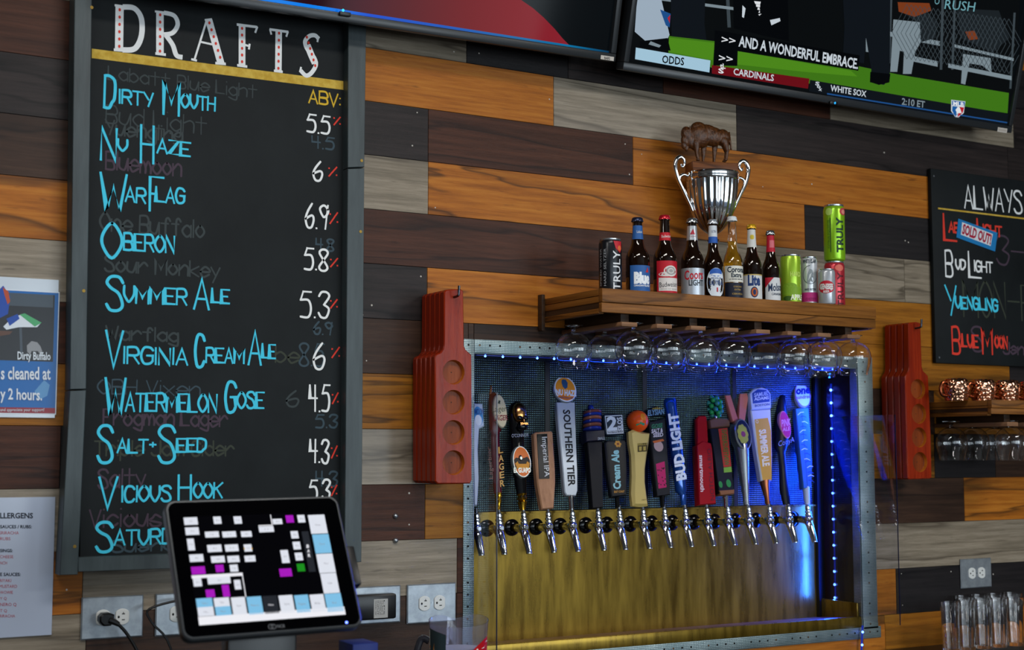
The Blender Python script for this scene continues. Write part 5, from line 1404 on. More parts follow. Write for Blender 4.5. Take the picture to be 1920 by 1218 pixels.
# white and blue oval label, slim bottle
t, R, H, pr, sh = bottle('slim brown bottle with white oval label and blue crest', 773, 46, 455, 812, .25, mat('cap_white', 'b6bcc4', .25, .6), DARKGLASS, .42)
b = MB(); patch(b, R, -.95*R, 1.05*R, .01*H, .38*H, 0, ell=True); patch(b, R, -.6*R, .7*R, .27*H, .375*H, 1, .0008, ell=True); patch(b, R, -.8*R, .9*R, .24*H, .31*H, 0, .0011, ell=True); b.build('label', [flat('d6dce4'), flat('2c5cae')], t)
b = MB(); label_text(b, R, 'ULTRA', .06*R, .165*H, 1.45*R, .055*H, 0, .01); label_text(b, R, 'MICHELOB', .06*R, .24*H, 1.0*R, .022*H, 0, .0, .0016); patch(b, R, .06*R, .2*R, .08*H, .135*H, 1, .0012); b.build('lettering', [flat('3a5080'), flat('b82030')], t, smooth=0)
b = MB(); necklabel(b, pr, .70*H, .78*H, 1, 3.2); necklabel(b, pr, .78*H, .92*H, 0, 3.2); rn = rad_at(pr, .85*H); label_text(b, rn, 'ULTRA', 0, .83*H, 1.2*rn, .03*H, 2, .0, .0012); b.build('neck_label', [flat('cfd4da'), flat('2c5cae'), flat('3a4a70')], t)
# clear bottle
t, R, H, pr, sh = bottle('clear glass bottle of golden beer with a white cap', 862, 46, 443, 820, .3, flat('d6dade', .3), None, .44, glassm=True)
b = MB(); patch(b, R, -1.2*R, 1.2*R, .21*H, .40*H, 0); patch(b, R, -1.2*R, 1.2*R, .02*H, .2*H, 1); b.build('label', [flat('d8d6cc'), flat('1c2030')], t)
b = MB(); label_text(b, R, 'Corona', .1*R, .325*H, 1.9*R, .062*H, 0, .03); label_text(b, R, 'Extra', .1*R, .265*H, 1.1*R, .05*H, 0, .03); label_text(b, R, 'LA CERVEZA MAS FINA', .1*R, .235*H, 1.5*R, .014*H, 0, .02)
label_text(b, R, 'CORONA', .2*R, .145*H, .9*R, .018*H, 1, .02); label_text(b, R, 'EXTRA', .2*R, .11*H, .7*R, .018*H, 1, .02); label_text(b, R, 'CERVEZA', .2*R, .06*H, 1.2*R, .018*H, 1, .02)
b.build('lettering', [flat('1c2a3a'), flat('a88a4a')], t, smooth=0)
# white label with blue type
t, R, H, pr, sh = bottle('brown bottle with a white label, blue type and yellow cap', 950, 44, 478, 825, .18, mat('cap_yellow', 'd0a01c', .25, .4), DARKGLASS, .46)
b = MB(); patch(b, R, -1.3*R, 1.3*R, .01*H, .345*H, 0); patch(b, R, -1.3*R, 1.3*R, .01*H, .03*H, 2, .0007); patch(b, R, -1.3*R, 1.3*R, .33*H, .345*H, 2, .0007); patch(b, R, -.35*R, .45*R, .045*H, .185*H, 1, .0008, ell=True); patch(b, R, -.25*R, .35*R, .06*H, .17*H, 3, .0011, ell=True); patch(b, R, -.1*R, .2*R, .08*H, .15*H, 1, .0014, ell=True); b.build('label', [flat('cfd0d0'), flat('1c2a58'), flat('b8a060'), flat('b85a20')], t)
b = MB(); label_text(b, R, 'Lite', .05*R, .205*H, 1.35*R, .125*H, 0, .05); b.build('lettering', flat('1f3a70'), t, smooth=0)
b = MB(); necklabel(b, pr, .70*H, .93*H, 0, 3.2); rn = rad_at(pr, .8*H)
for k in range(2): patch(b, rn, -.5*rn+k*.3*rn, .1*rn+k*.3*rn, .8*H, .86*H, 1, .0012+.0003*k, ell=True)
b.build('neck_label', [flat('d0d0cc'), flat('c9b23a')], t)
# red neck, white label
t, R, H, pr, sh = bottle('shortest brown bottle, red neck label and white script label', 1036, 42, 508, 833, .48, mat('cap_steel', '8f969c', .2, .9), DARKGLASS, .46)
b = MB(); patch(b, R, -1.15*R, 1.15*R, .01*H, .34*H, 0); wrap_poly(b, R, ((-1.15*R, .34*H), (-.2*R, .34*H), (-1.15*R, .2*H)), 1); wrap_poly(b, R, ((.6*R, .34*H), (1.15*R, .34*H), (1.15*R, .18*H)), 1); b.build('label', [flat('d0d2d4'), flat('b01c30')], t)
b = MB(); label_text(b, R, 'Molson', .15*R, .16*H, 1.9*R, .1*H, 0, .02, slant=.08); label_text(b, R, 'CANADIAN', .2*R, .1*H, 1.3*R, .03*H, 1, .02); b.build('lettering', [flat('1c3050'), flat('2a3a50')], t, smooth=0)
b = MB(); necklabel(b, pr, .70*H, .93*H, 0, 3.2); rn = rad_at(pr, .8*H); patch(b, rn, -.7*rn, .5*rn, .76*H, .86*H, 1, .0012); b.build('neck_label', [flat('b81c34'), flat('d06a74')], t)
# cans
ALU = mat('aluminium', 'b9bec4', .25, .9)
def can(label, cx, R_px, ytop, ybot, off, color, d=.25, zb=None, neck=.9, metal=.35, rough=.25):
    p, rz = place(cx, d, (ST if zb is None else zb)+.0005, off)
    k = scale_at(p)*.41052
    R = R_px*k; H = (ybot-ytop)*k*1.02
    t = thing('drink_can', label, 'can', p, (0, 0, rz), group='bottles and cans along the shelf')
    b = MB(); b.lathe([(1e-5, .002), (.78*R, 0), (.84*R, .003), (.95*R, .02*H), (R, .05*H), (R, .90*H), (.97*R, .93*H), (neck*R, .965*H)], 36, caps=False); b.build('body', mat('can_'+color, color, rough, metal), t, smooth=50)
    b = MB(); b.lathe([(neck*R, .963*H), (neck*R*1.03, .975*H), (neck*R*1.03, .995*H), (neck*R*.97, H), (neck*R*.92, .985*H), (1e-5, .982*H)], 36, caps=False)
    b.box(-.008, .008, -.02, .004, .985*H, .99*H, 0, .001); b.build('lid', ALU, t, smooth=50)
    return t, R, H
t, R, H = can('black can with white upright lettering and red fruit, leftmost on the shelf', 303, 53, 537, 777, .55, '1b1d22')
b = MB(); label_text(b, R, 'TRULY', .02*R, .02*H, .74*H, .7*R, 0, .01, vert=True); label_text(b, R, 'HARD SELTZER', -1.05*R, .1*H, .7*H, .22*R, 1, .0, vert=True); label_text(b, R, 'SPIKED WATER', -1.5*R, .1*H, .7*H, .16*R, 1, .0, vert=True); b.build('lettering', [flat('d8dade'), flat('9a9ca0')], t, smooth=0)
b = MB(); wrap_poly(b, R, [(x*R, z*H) for x, z in ((-.3, .94), (.55, .94), (.6, .8), (.35, .72), (-.1, .8))], 0); patch(b, R, .1*R, .5*R, .76*H, .86*H, 1, .0012, ell=True); b.build('fruit_print', [flat('b82430'), flat('d86a3a')], t, smooth=0)
t, R, H = can('lime green can with rounded shoulders between the shortest bottle and a white can', 1126, 47, 615, 838, .4, '9ac030', neck=.95)
b = MB(); label_text(b, R, 'HARD', .1*R, .55*H, 1.1*R, .09*H, 0, .02); label_text(b, R, 'APPLE', .25*R, .08*H, 1.4*R, .1*H, 1, .04); patch(b, R, -1.4*R, 1.3*R, .18*H, .34*H, 2, .0006); patch(b, R, -1.2*R, .2*R, .3*H, .42*H, 2, .0007, ell=True); patch(b, R, -1.2*R, -.2*R, .06*H, .16*H, 3, .0008, ell=True); b.build('print', [flat('c4dc6a'), flat('e4ecd0'), flat('7aa028'), flat('3a5a1c')], t, smooth=0)
t, R, H = can('white can with a grey round crest and magenta band', 1210, 38, 625, 845, .1, 'c6cacf')
b = MB(); patch(b, R, -1.5*R, 1.5*R, .07*H, .26*H, 0, .0005); fn = on_cyl(R, .0009)
for k in range(36):
    a0, a1 = 2*math.pi*k/36, 2*math.pi*(k+1)/36; rr_ = .85*R
    if 8 < k < 34: b.add([fn(r*math.cos(a)+.05*R, .62*H+r*1.25*math.sin(a)) for r, a in ((rr_, a0), (rr_*1.06, a0), (rr_*1.06, a1), (rr_, a1))], [(0, 1, 2, 3)], 1)
label_text(b, R, 'WHITE CLAW', 0, .86*H, 1.7*R, .07*H, 1, .04); label_text(b, R, 'HARD SELTZER', .05*R, .3*H, 1.4*R, .04*H, 1, .03)
for k, pts in enumerate((((-.4, .45), (-.3, .6), (0, .74), (.3, .72), (.45, .62), (.3, .64), (.42, .56), (.2, .56), (.35, .46), (.05, .5), (-.1, .42)), ((-.2, .5), (-.05, .62), (.2, .66), (.1, .58)))):
    wrap_poly(b, R, [(x*R, z*H) for x, z in pts], 2+k, .0009+.0003*k)
label_text(b, R, 'CHERRY', .1*R, .1*H, 1.3*R, .05*H, 4, .02)
b.build('print', [flat('b82c78'), flat('3a4248'), flat('8a9298'), flat('c9cdd2'), flat('8a1c58')], t, smooth=0)
t, R, H = can('small silver can with a red oval, in front of the red can', 1290, 38.5, 690, 850, -.05, 'aeb2b8', d=.302)
b = MB(); patch(b, R, -1.05*R, 1.05*R, .3*H, .66*H, 0, .0006, ell=True); label_text(b, R, 'GENESEE', 0, .42*H, 1.6*R, .14*H, 1, .05, .0012); label_text(b, R, 'BEER', 0, .32*H, .7*R, .06*H, 1, .03, .0012); b.build('print', [flat('b81c30'), flat('dcd6d4')], t, smooth=0)
t, R, H = can('red can below the green can in the two-can stack at the right end', 1326, 46, 643, 855, .62, 'b8303c', d=.22)
zst = ST+H+.0006
b = MB(); label_text(b, R, 'TRULY', -.05*R, .02*H, .74*H, .62*R, 0, .02, vert=True); label_text(b, R, 'HARD SELTZER', -1.2*R, .1*H, .6*H, .2*R, 1, .0, vert=True); patch(b, R, -.6*R, .3*R, .78*H, .92*H, 2, .0008, ell=True); b.build('print', [flat('5a1420'), flat('d8a0a0'), flat('d86a5a')], t, smooth=0)
t, R, H = can('lime green can standing on the red can at the right end of the shelf', 1329, 48, 387, 643, .45, '8cc21e', d=.22, zb=zst)
b = MB(); label_text(b, R, 'TRULY', .1*R, .14*H, .62*H, .66*R, 0, .04, vert=True); label_text(b, R, 'CITRUS SQUEEZE', -1.0*R, .22*H, .5*H, .2*R, 1, .0, vert=True); patch(b, R, -.85*R, -.78*R, .15*H, .75*H, 0, .0008); b.build('lettering', [flat('1c3a24'), flat('3a5a24')], t, smooth=0)
b = MB(); patch(b, R, .1*R, .95*R, .8*H, .93*H, 0, .0007, ell=True); patch(b, R, -1.3*R, -.6*R, .8*H, .93*H, 1, .0007, ell=True); patch(b, R, .3*R, .8*R, .82*H, .9*H, 2, .001, ell=True); b.build('fruit_print', [flat('b83a44'), flat('b8d86a'), flat('d88a7a')], t, smooth=0)

# ================================================================== TROPHY CUP AND BISON
TD = .13
p = P(*c6(770, 430), TD)
tz0 = ST+.0005
tr = thing('trophy_cup', 'fluted silver trophy cup with two scrolled handles behind the bottles', 'trophy', (p.x, -TD, tz0), (0, 0, face_camera(p)*.35))
Mt = MX.Translation((p.x, -TD, 0)) @ MX.Rotation(face_camera(p), 4, 'Z'); qtr = plane_map(Mt, 0)
def zr(y): return qtr(*c6(770, y))[1]-tz0
kt = scale_at(p)*.41052
b = MB()
b.lathe([(70*kt, 0), (72*kt, .006), (66*kt, .022), (30*kt, .035)], 40); b.build('foot', mat('trophy_base', '14100e', .2), tr, smooth=40)
b = MB()
b.lathe(catmull([(30*kt, .035), (18*kt, .05), (14*kt, (zr(585))), (24*kt, zr(570)), (30*kt, zr(560)), (16*kt, zr(545)), (26*kt, zr(530))], 4), 32); b.build('stem', CHROME, tr, smooth=50)
b = MB()
bowlp = catmull([(26*kt, zr(530)), (55*kt, zr(505)), (84*kt, zr(460)), (102*kt, zr(410)), (112*kt, zr(350)), (117*kt, zr(290))], 5)
b.lathe(bowlp, 144, flute=.022, fn=24, caps=False)
b.lathe([(118*kt, zr(294)), (121*kt, zr(290)), (122*kt, zr(280)), (121*kt, zr(268)), (124*kt, zr(262)), (122*kt, zr(258)), (112*kt, zr(260)), (108*kt, zr(284)), (1e-5, zr(290))], 64, caps=False)
b.build('bowl', CHROME, tr, smooth=50)
for s_ in (-1, 1):
    b = MB(); K = lambda x, y: (s_*x*kt, 0, zr(y))
    b.tube([K(98, 432), K(112, 400), K(140, 345), K(168, 290), K(182, 235), K(176, 205), K(158, 190), K(140, 200), K(136, 222), K(148, 234), K(152, 222)], [.004, .0055, .006, .0065, .0075, .0075, .007, .006, .005, .004, .003], 10, 0, 5)
    b.tube([K(120, 275), K(140, 268), K(160, 280), K(160, 300), K(150, 315)], [.004, .005, .0055, .004, .002], 10, 0, 4)
    b.build('handle', CHROME, tr, smooth=60)
# bison figurine on its block, standing on the cup rim
zb_ = tz0+zr(257)+.0008
bi = thing('bison_figurine', 'carved brown bison figurine on a wooden block on top of the trophy', 'figurine', (p.x, -TD, zb_), (0, 0, R_(-16)))
Mb = MX.Translation((p.x, -TD, zb_)) @ MX.Rotation(R_(-16), 4, 'Z'); qb2 = plane_map(Mb, 0)
bx = lambda cx, cy: qb2(*c6(cx, cy))
BZT = 44*kt
b = MB(); xl, xr_ = bx(662, 230)[0], bx(868, 230)[0]; b.box(xl, xr_, -.035, .035, 0, BZT, 0, .002); b.build('base_block', wood('block_wood', '5a3018', '78441f', '8a5228', '3a2010', .4, fine=1.4), bi)
off_z = bx(735, 212)[1]-BZT
def bpt(cx, cy, y=0):
    x, z = bx(cx, cy); return V((x, y, z-off_z))
kb = kt
bm = bmesh.new()
def ell(cx, cy, rx, rz, ry, y=0, rot=0):
    M = MX.Translation(bpt(cx, cy, y)) @ MX.Rotation(R_(rot), 4, 'Y') @ MX.Diagonal((rx*kb, ry*kb, rz*kb, 1))
    bmesh.ops.create_icosphere(bm, subdivisions=3, radius=1, matrix=M)
ell(712, 95, 52, 58, 36); ell(705, 62, 38, 30, 26); ell(768, 100, 58, 46, 34); ell(815, 105, 36, 40, 30); ell(745, 82, 60, 38, 30, rot=8)
ell(655, 92, 30, 40, 24, rot=-18); ell(645, 120, 20, 28, 17, rot=-15); ell(640, 140, 13, 18, 12); ell(652, 152, 9, 18, 8, rot=10)
ell(668, 115, 26, 40, 24); ell(690, 135, 24, 30, 26)
for sy, dx in ((-1, 0), (1, 12)):
    yy = sy*17*kb
    for x0, y0, x1, y1_, r0_, r1_ in ((690+dx, 130, 692+dx, 178, 17, 8), (692+dx, 178, 700+dx, 208, 8, 7), (815+dx*1.4, 125, 832+dx*.6, 168, 22, 9), (832+dx*.6, 168, 826+dx*.6, 208, 8, 7)):
        for k in range(7):
            t_ = k/6; r = r0_+(r1_-r0_)*t_; ell(x0+(x1-x0)*t_, y0+(y1_-y0)*t_, r, r, r*.8, yy)
    ell(697+dx, 209, 11, 5, 8, yy); ell(823+dx*.6, 209, 11, 5, 8, yy)
    for k in range(5): ell(660+dx*.3-k*1.0, 75-k*5, 6-k, 6-k, 6-k, sy*(18+k*3)*kb)
    for x0 in (735, 785):
        if sy > 0:
            for k in range(6): t_ = k/5; ell(x0-t_*4, 140+t_*68, 15-9*t_, 16, 9, yy*.7)
for k in range(8): ell(846+k*1.2, 85+k*10, 5, 8, 5)
tmp = bpy.data.meshes.new('tmp'); bm.to_mesh(tmp); bm.free()
ob = bpy.data.objects.new('tmp', tmp); col.objects.link(ob)
md = ob.modifiers.new('r', 'REMESH'); md.mode = 'VOXEL'; md.voxel_size = .0016
ms = ob.modifiers.new('s', 'SMOOTH'); ms.iterations = 3; ms.factor = .5
dg = bpy.context.evaluated_depsgraph_get(); dg.update()
me = bpy.data.meshes.new_from_object(ob.evaluated_get(dg)); bpy.data.objects.remove(ob)
me.materials.clear(); me.materials.append(noisy('carved_wood', '241208', '663b1a', (160, 160, 90), .3, 0, .3, .7, bump=.8))  # crevice shade and highlights are mixed into the wood colour along the bumps
me.shade_smooth(); me.name = 'body'
ob = bpy.data.objects.new('body', me); col.objects.link(ob); ob.parent = bi
# pull the feet onto the block
mz = min(v.co.z for v in me.vertices); ob.location.z = BZT-mz

# ================================================================== COPPER MUGS
COP = mat('hammered_copper', 'e2a585', .12, 1)
nt, n, bs, L = nodes(COP)
tc = n('ShaderNodeTexCoord'); vo = n('ShaderNodeTexVoronoi'); vo.inputs['Scale'].default_value = 95
L(tc.outputs['Object'], vo.inputs['Vector']); bp = n('ShaderNodeBump'); bp.inputs['Strength'].default_value = .9; bp.inputs['Distance'].default_value = .004; L(vo.outputs['Distance'], bp.inputs['Height']); L(bp.outputs[0], bs.inputs['Normal'])
mg = None
for i, (cx, w) in enumerate(((582, 'leftmost'), (772, 'second from left'), (945, 'third from left'), (1118, 'rightmost'))):
    p = P(*c3p(cx, 520), .2); p = V((p.x, -.2, ST2+.0005))
    lab = f'{w} hammered copper mug upside down on the right shelf'
    if mg is None:
        mg = thing('copper_mug', lab, 'mug', p, (0, 0, R_(-10)), group='copper mugs on the right shelf')
        k = scale_at(p)*.26266
        R = 92*k; H = (P(*c3p(582, 415), .2).z-ST2)
        b = MB(); b.lathe(catmull([(.86*R, 0), (.93*R, .25*H), (R, .5*H), (.98*R, .75*H), (.86*R, .93*H), (.7*R, .985*H), (.4*R, H), (1e-5, H)], 4), 40, caps=False); b.build('cup', COP, mg, smooth=60)
        b = MB(); b.tube([(-.9*R, 0, .2*H), (-1.3*R, 0, .25*H), (-1.45*R, 0, .5*H), (-1.25*R, 0, .78*H), (-.9*R, 0, .8*H)], .006, 10, 0, 5); b.build('handle', mat('copper_handle', '7a4028', .25, 1), mg)
    else:
        g = dup(mg); g.location = p; g['label'] = lab

# ================================================================== TUMBLERS
c4t = crop(1600, 900, .261)
TZ = P(1800, 1214, .12).z
# bar mat under them
tm = thing('bar_tray', 'black bar tray under the clear tumblers at the lower right', 'tray', (P(1840, 1214, .2).x, -.16, CZ+.0005))
b = MB(); b.box(-.32, .5, -.15, .145, 0, max(.01, TZ-CZ-.0015), 0, .006); b.build('tray', BLACKP, tm)
tb = None
for i, (cx, d, cyt, w) in enumerate(((700, .17, 975, 'first from left in the front row'), (815, .17, 965, 'second from left in the front row'), (935, .17, 970, 'third from left in the front row'), (1045, .17, 975, 'fourth from left in the front row'), (1160, .17, 970, 'rightmost in the front row'), (800, .06, 0, 'leftmost in the back row'), (915, .06, 0, 'second from left in the back row'), (1030, .06, 0, 'third from left in the back row'), (1150, .06, 0, 'rightmost in the back row'))):
    p = P(*c4t(cx, 1080), d); p = V((p.x, -d, TZ))
    lab = f'clear tumbler, {w}, at the lower right'
    if tb is None:
        tb = thing('tumbler', lab, 'glass', p, group='clear tumblers at the lower right')
        R, H, w_ = .033, .165, .002
        o2 = [(1e-5, 0), (.8*R, 0), (.83*R, .004), (R*.94, .82*H), (R*1.0, .84*H), (R*1.02, .98*H), (R*1.02, H)]
        inn = [(R*1.02-w_, H), (R*.94-w_, .83*H), (.8*R-w_, .012), (1e-5, .012)]
        b = MB(); b.lathe(o2+inn, 32, caps=False); b.build('glass', GLASS, tb, smooth=40)
    else:
        g = dup(tb); g.location = p; g['label'] = lab

# ================================================================== OUTLETS, PLUGS AND CABLES
PLATE = noisy('outlet_plate', '8f979f', 'a6aeb5', (30, 30, 30), .36, .6)
RECP = flat('d2d4d2', .35)
def outlet(label, px0, py0, px1, py1, recs=True):
    a, b_ = P(px0, py0, .004), P(px1, py1, .004)
    t = thing('wall_outlet', label, 'outlet', ((a.x+b_.x)/2, 0, (a.z+b_.z)/2), group='steel outlets on the plank wall')
    w, h = (b_.x-a.x)/2, (a.z-b_.z)/2
    m = MB(); m.prism([(-w, -h), (w, -h), (w, h), (-w, h)], -.007, -.0005, 0, .004); m.build('plate', PLATE, t, smooth=20)
    for s in (-1, 1):
        m = MB(); cx = s*w*.31; rx, rz_ = w*.225, h*.39
        pts = [(cx+rx*max(-.82, min(.82, math.cos(a_)))/.82, rz_*math.sin(a_)) for a_ in [2*math.pi*k/28 for k in range(28)]]
        m.prism(pts, -.0105, -.006, 0, .0012)
        m.disc(cx-rx*.55, 0, -.0107, rx*.16, rx*.2, 1, 10)
        m.rect(cx-.1*rx, cx+.35*rx, rz_*.30, rz_*.42, -.0107, 1); m.rect(cx-.1*rx, cx+.35*rx, -rz_*.42, -rz_*.30, -.0107, 1); m.rect(cx+.08*rx, cx+.18*rx, rz_*.3, rz_*.6, -.0107, 1)
        m.build('receptacle', [RECP, DARK], t, smooth=30)
    m = MB(); m.puck(0, 0, -.0085, -.006, .003, mi=0, n=12); m.build('screw', STEEL, t)
    return t, w, h
o1, w1, h1 = outlet('steel outlet plate with one plug, below the chalkboard left corner', 153, 1120, 267, 1192)
o2_, w2, h2 = outlet('steel outlet plate half hidden behind the left side of the register', 292, 1113, 402, 1185)
o3, w3, h3 = outlet('steel outlet plate carrying a black power adapter', 640, 1102, 750, 1165)
o4, w4, h4 = outlet('steel outlet plate with two free sockets beside the tap cabinet', 763, 1096, 854, 1163)
o5, w5, h5 = outlet('steel outlet plate on the black plank at the right', 1800, 1048, 1859, 1099)
# plug and its cable
pp_ = P(200, 1154, .03)
pg = thing('power_plug', 'black power plug with cable in the lower left outlet', 'plug', (o1.location.x-w1*.31, -.011, o1.location.z))
b = MB(); b.prism([(-.016, -.006), (-.006, -.017), (.012, -.017), (.02, -.008), (.02, .010), (.008, .015), (-.008, .014), (-.016, .006)], -.032, -.0005, 0, .004); b.tube([(.01, -.028, -.004), (.02, -.034, -.008), (.03, -.036, -.014)], [.009, .0075, .006], 10); b.build('plug_body', BLACKP, pg)
b = MB(); b.tube([(.028, -.036, -.013), (.05, -.045, -.04), (.075, -.06, -.09), (.09, -.075, -.16), (.1, -.09, -.3), (.13, -.10, max(CZ-o1.location.z+.05, -.6)), (.22, -.12, CZ-o1.location.z+.012), (.5, -.18, CZ-o1.location.z+.008)], .0042, 8, 0, 5); b.build('cable', BLACKP, pg)
cb2 = thing('power_cable', 'thin black cable looping over the half hidden outlet', 'cable', (o2_.location.x-w2*.2, -.0115, o2_.location.z+.004))
xo = P(278, 1145, .05).x-cb2.location.x; xe = P(318, 1215, .07).x-cb2.location.x; ze = P(318, 1215, .07).z-cb2.location.z
b = MB(); b.box(.012, .05, -.03, -.0005, -.022, .022, 0, .003); b.rect(.002, .008, -.016, .02, -.0007, 0); b.tube([(.04, -.03, .018), (.0, -.04, P(300, 1126, .05).z-cb2.location.z), (xo, -.05, P(280, 1140, .05).z-cb2.location.z), (xo+.005, -.055, P(284, 1165, .05).z-cb2.location.z), (xe, -.07, ze), (xe+.03, -.08, ze-.2), (xe+.08, -.1, CZ-cb2.location.z+.02), (xe+.3, -.12, CZ-cb2.location.z+.0065)], .0032, 8, 0, 5); b.build('cable', BLACKP, cb2)
ad = thing('power_adapter', 'black power adapter with a white rating label plugged in beside the register', 'adapter', (o3.location.x, -.011, o3.location.z))
qd = plane_map(MX.Translation((o3.location.x, -.045, o3.location.z)), 0)
a, b_ = qd(650, 1117), qd(744, 1159)
b = MB(); b.box(a[0], b_[0], -.034, -.0005, b_[1], a[1], 0, .006); b.build('housing', BLACKP, ad)
b = MB(); a, b_ = qd(701, 1123), qd(727, 1157); b.rect(a[0], b_[0], b_[1], a[1], -.0345, 0)
for k in range(5): b.text(('MODEL 12V', 'INPUT', 'OUTPUT', 'CLASS 2', 'LPS')[k], at_y(-.0349), (a[0]+.004+k*.0062, a[1]-.004), (a[0]+.004+k*.0062, b_[1]+.008), (a[0]+.0075+k*.0062, a[1]-.004), 1, 0)
b.build('rating_label', [flat('a9a8a4'), flat('2a2a2c')], ad, smooth=0)
# two bolts in the wall
for i, (px, py) in enumerate(((741, 967), (741, 1013))):
    p = P(px, py, 0); t = thing('wall_bolt', ('upper' if i == 0 else 'lower')+' domed steel bolt in the plank wall beside the chalkboard', 'bolt', (p.x, 0, p.z))
    b = MB(MX.Rotation(R_(90), 4, 'X')); b.lathe([(.0075, .0005), (.0078, .003), (.0062, .007), (.003, .0095), (1e-5, .010)], 16, caps=False); b.build('head', STEEL, t)

# ================================================================== TOUCH SCREEN REGISTER
c4p = crop(280, 900, .26113)
PD = .86
o_ = P(*c4p(895, 1098), PD)
po = thing('cash_register', 'black touch screen register tilted back in front of the chalkboard', 'register', o_, (R_(-28.5), R_(-.7), 0))
Mq = mat_of(po); qpos = plane_map(Mq, 0)
tl, tr_, br, bl = [qpos(*c4p(*p)) for p in ((100, 128), (1345, 127), (1550, 1066), (240, 1135))]
def rounded(x0, x1, z0, z1, r, n=6):
    out = []
    for cx, cz, a0 in ((x1-r, z1-r, 0), (x0+r, z1-r, 90), (x0+r, z0+r, 180), (x1-r, z0+r, 270)):
        for k in range(n+1):
            a = R_(a0+90*k/n); out.append((cx+r*math.cos(a), cz+r*math.sin(a)))
    return out
X0, X1 = (tl[0]+bl[0])/2, (tr_[0]+br[0])/2; Z0p, Z1p = (bl[1]+br[1])/2, (tl[1]+tr_[1])/2
b = MB(); b.prism(rounded(X0, X1, Z0p, Z1p, .022), -.001, .022, 0, .003); b.build('housing', mat('register_rim', '3a3d40', .3, .3), po, smooth=30)
b = MB(); b.prism(rounded(X0+.006, X1-.006, Z0p+.006, Z1p-.006, .018), -.0018, .0); b.build('front_glass', mat('register_glass', '010102', .06, spec=.25), po, smooth=20)
b = MB(); b.box(X0+.04, X1-.04, .022, .05, Z0p+.05, Z1p-.05, 0, .01); b.box(X1-.02, X1+.022, .012, .04, Z0p+.10, Z0p+.19, 0, .004); b.build('rear_shell', BLACKP, po)
ysc = -.0021
qps = plane_map(Mq, ysc)
SC = ['d6dae4', '7ab8dc', 'a01cb4', '1c8a1e', '25282e', '050508', 'e6e6ec', '8a8a92', 'd0a030']
scm = [emis('pos_'+c, c, 1.0) for c in SC]
b = MB()
def pr_(x0, y0, x1, y1_, k, lift=1):
    a, c = qps(*c4p(x0, y0)), qps(*c4p(x1, y1_)); b.rect(a[0], c[0], c[1], a[1], ysc-.0002*lift, k)
pr_(240, 262, 1412, 966, 5, 0)
W = [(245, 268, 350, 318), (255, 340, 360, 390), (268, 420, 330, 502), (285, 534, 392, 582), (312, 706, 380, 760), (457, 262, 520, 312), (603, 260, 667, 311), (397, 370, 503, 408), (521, 369, 626, 407), (655, 367, 738, 405), (413, 465, 523, 512), (540, 463, 643, 508), (676, 461, 740, 510), (440, 546, 545, 588), (558, 544, 650, 586), (681, 542, 765, 582), (575, 607, 640, 655), (415, 698, 586, 738), (605, 716, 662, 782), (783, 332, 897, 370), (882, 278, 957, 314), (1060, 250, 1122, 302), (1012, 366, 1074, 416), (1027, 442, 1090, 495), (1042, 521, 1106, 574), (938, 502, 1010, 592)]
for r in W: pr_(*r, 0)
for r in ((976, 252, 1041, 303), (298, 622, 405, 672), (472, 608, 538, 657), (402, 786, 474, 838), (518, 752, 582, 834), (930, 636, 1028, 688)): pr_(*r, 2)
pr_(1056, 600, 1121, 652, 3); pr_(1092, 368, 1196, 655, 4)
for r in ((302, 684, 672, 685), (782, 323, 886, 325)): pr_(*r, 6, 2)
for a0, a1 in (((668, 684), (692, 838)), ((868, 248), (882, 324))):
    p0_, p1_ = qps(*c4p(*a0)), qps(*c4p(*a1)); b.rect(min(p0_[0], p1_[0])-.0006, min(p0_[0], p1_[0])+.0012, p1_[1], p0_[1], ysc-.0004, 6)
for r, k in (((1137, 250, 1282, 380), 0), ((1168, 390, 1312, 520), 1), ((1196, 530, 1340, 660), 0), ((1226, 670, 1368, 806), 0), ((1256, 816, 1398, 938), 1),
             ((333, 850, 458, 906), 1), ((460, 846, 580, 902), 0), ((343, 913, 468, 970), 0), ((470, 908, 592, 966), 1), ((584, 842, 704, 960), 0), ((696, 838, 822, 958), 1), ((810, 832, 935, 952), 4), ((926, 828, 1048, 948), 0), ((1038, 826, 1160, 944), 1), ((1148, 822, 1272, 940), 0), ((350, 981, 1410, 963), 6)):
    pr_(*r, k)
rt_ = random.Random(4)
for i, r in enumerate(W):
    cx, cy = (r[0]+r[2])/2, (r[1]+r[3])/2; b.text(str(rt_.choice((11, 12, 21, 22, 31, 41, 42, 51))), at_y(ysc-.0006), qps(*c4p(cx-12, cy+6)), qps(*c4p(cx+12, cy+6)), qps(*c4p(cx-12, cy-5)), 7)
for t_, x, y in (('B', 1137, 485), ('A', 1142, 518), ('R', 1147, 551)): b.text(t_, at_y(ysc-.0006), qps(*c4p(x-9, y)), qps(*c4p(x+10, y)), qps(*c4p(x-9, y-22)), 6, .03)
for t_, x, y in (('Order', 1210, 320), ('Quick', 1240, 456), ('Menu', 1268, 596), ('Gift', 1297, 738), ('Exit', 1328, 878), ('Tables', 395, 882), ('Tabs', 520, 876), ('Home', 405, 944), ('Floor', 530, 940), ('Send', 642, 900), ('Reports', 758, 896), ('Admin', 872, 893), ('Split', 988, 888), ('Regular', 1098, 886), ('Bills', 1208, 882)):
    w_ = 8*len(t_); b.text(t_, at_y(ysc-.0006), qps(*c4p(x-w_/2, y+7)), qps(*c4p(x+w_/2, y+7)), qps(*c4p(x-w_/2, y-6)), 7 if t_ != 'Admin' else 6)
for x in (682, 736): oo = qps(*c4p(x, 490)); b.disc(oo[0], oo[1], ysc-.0006, .0016, mi=8, n=8)
b.build('display', scm, po, smooth=0)
b = MB()
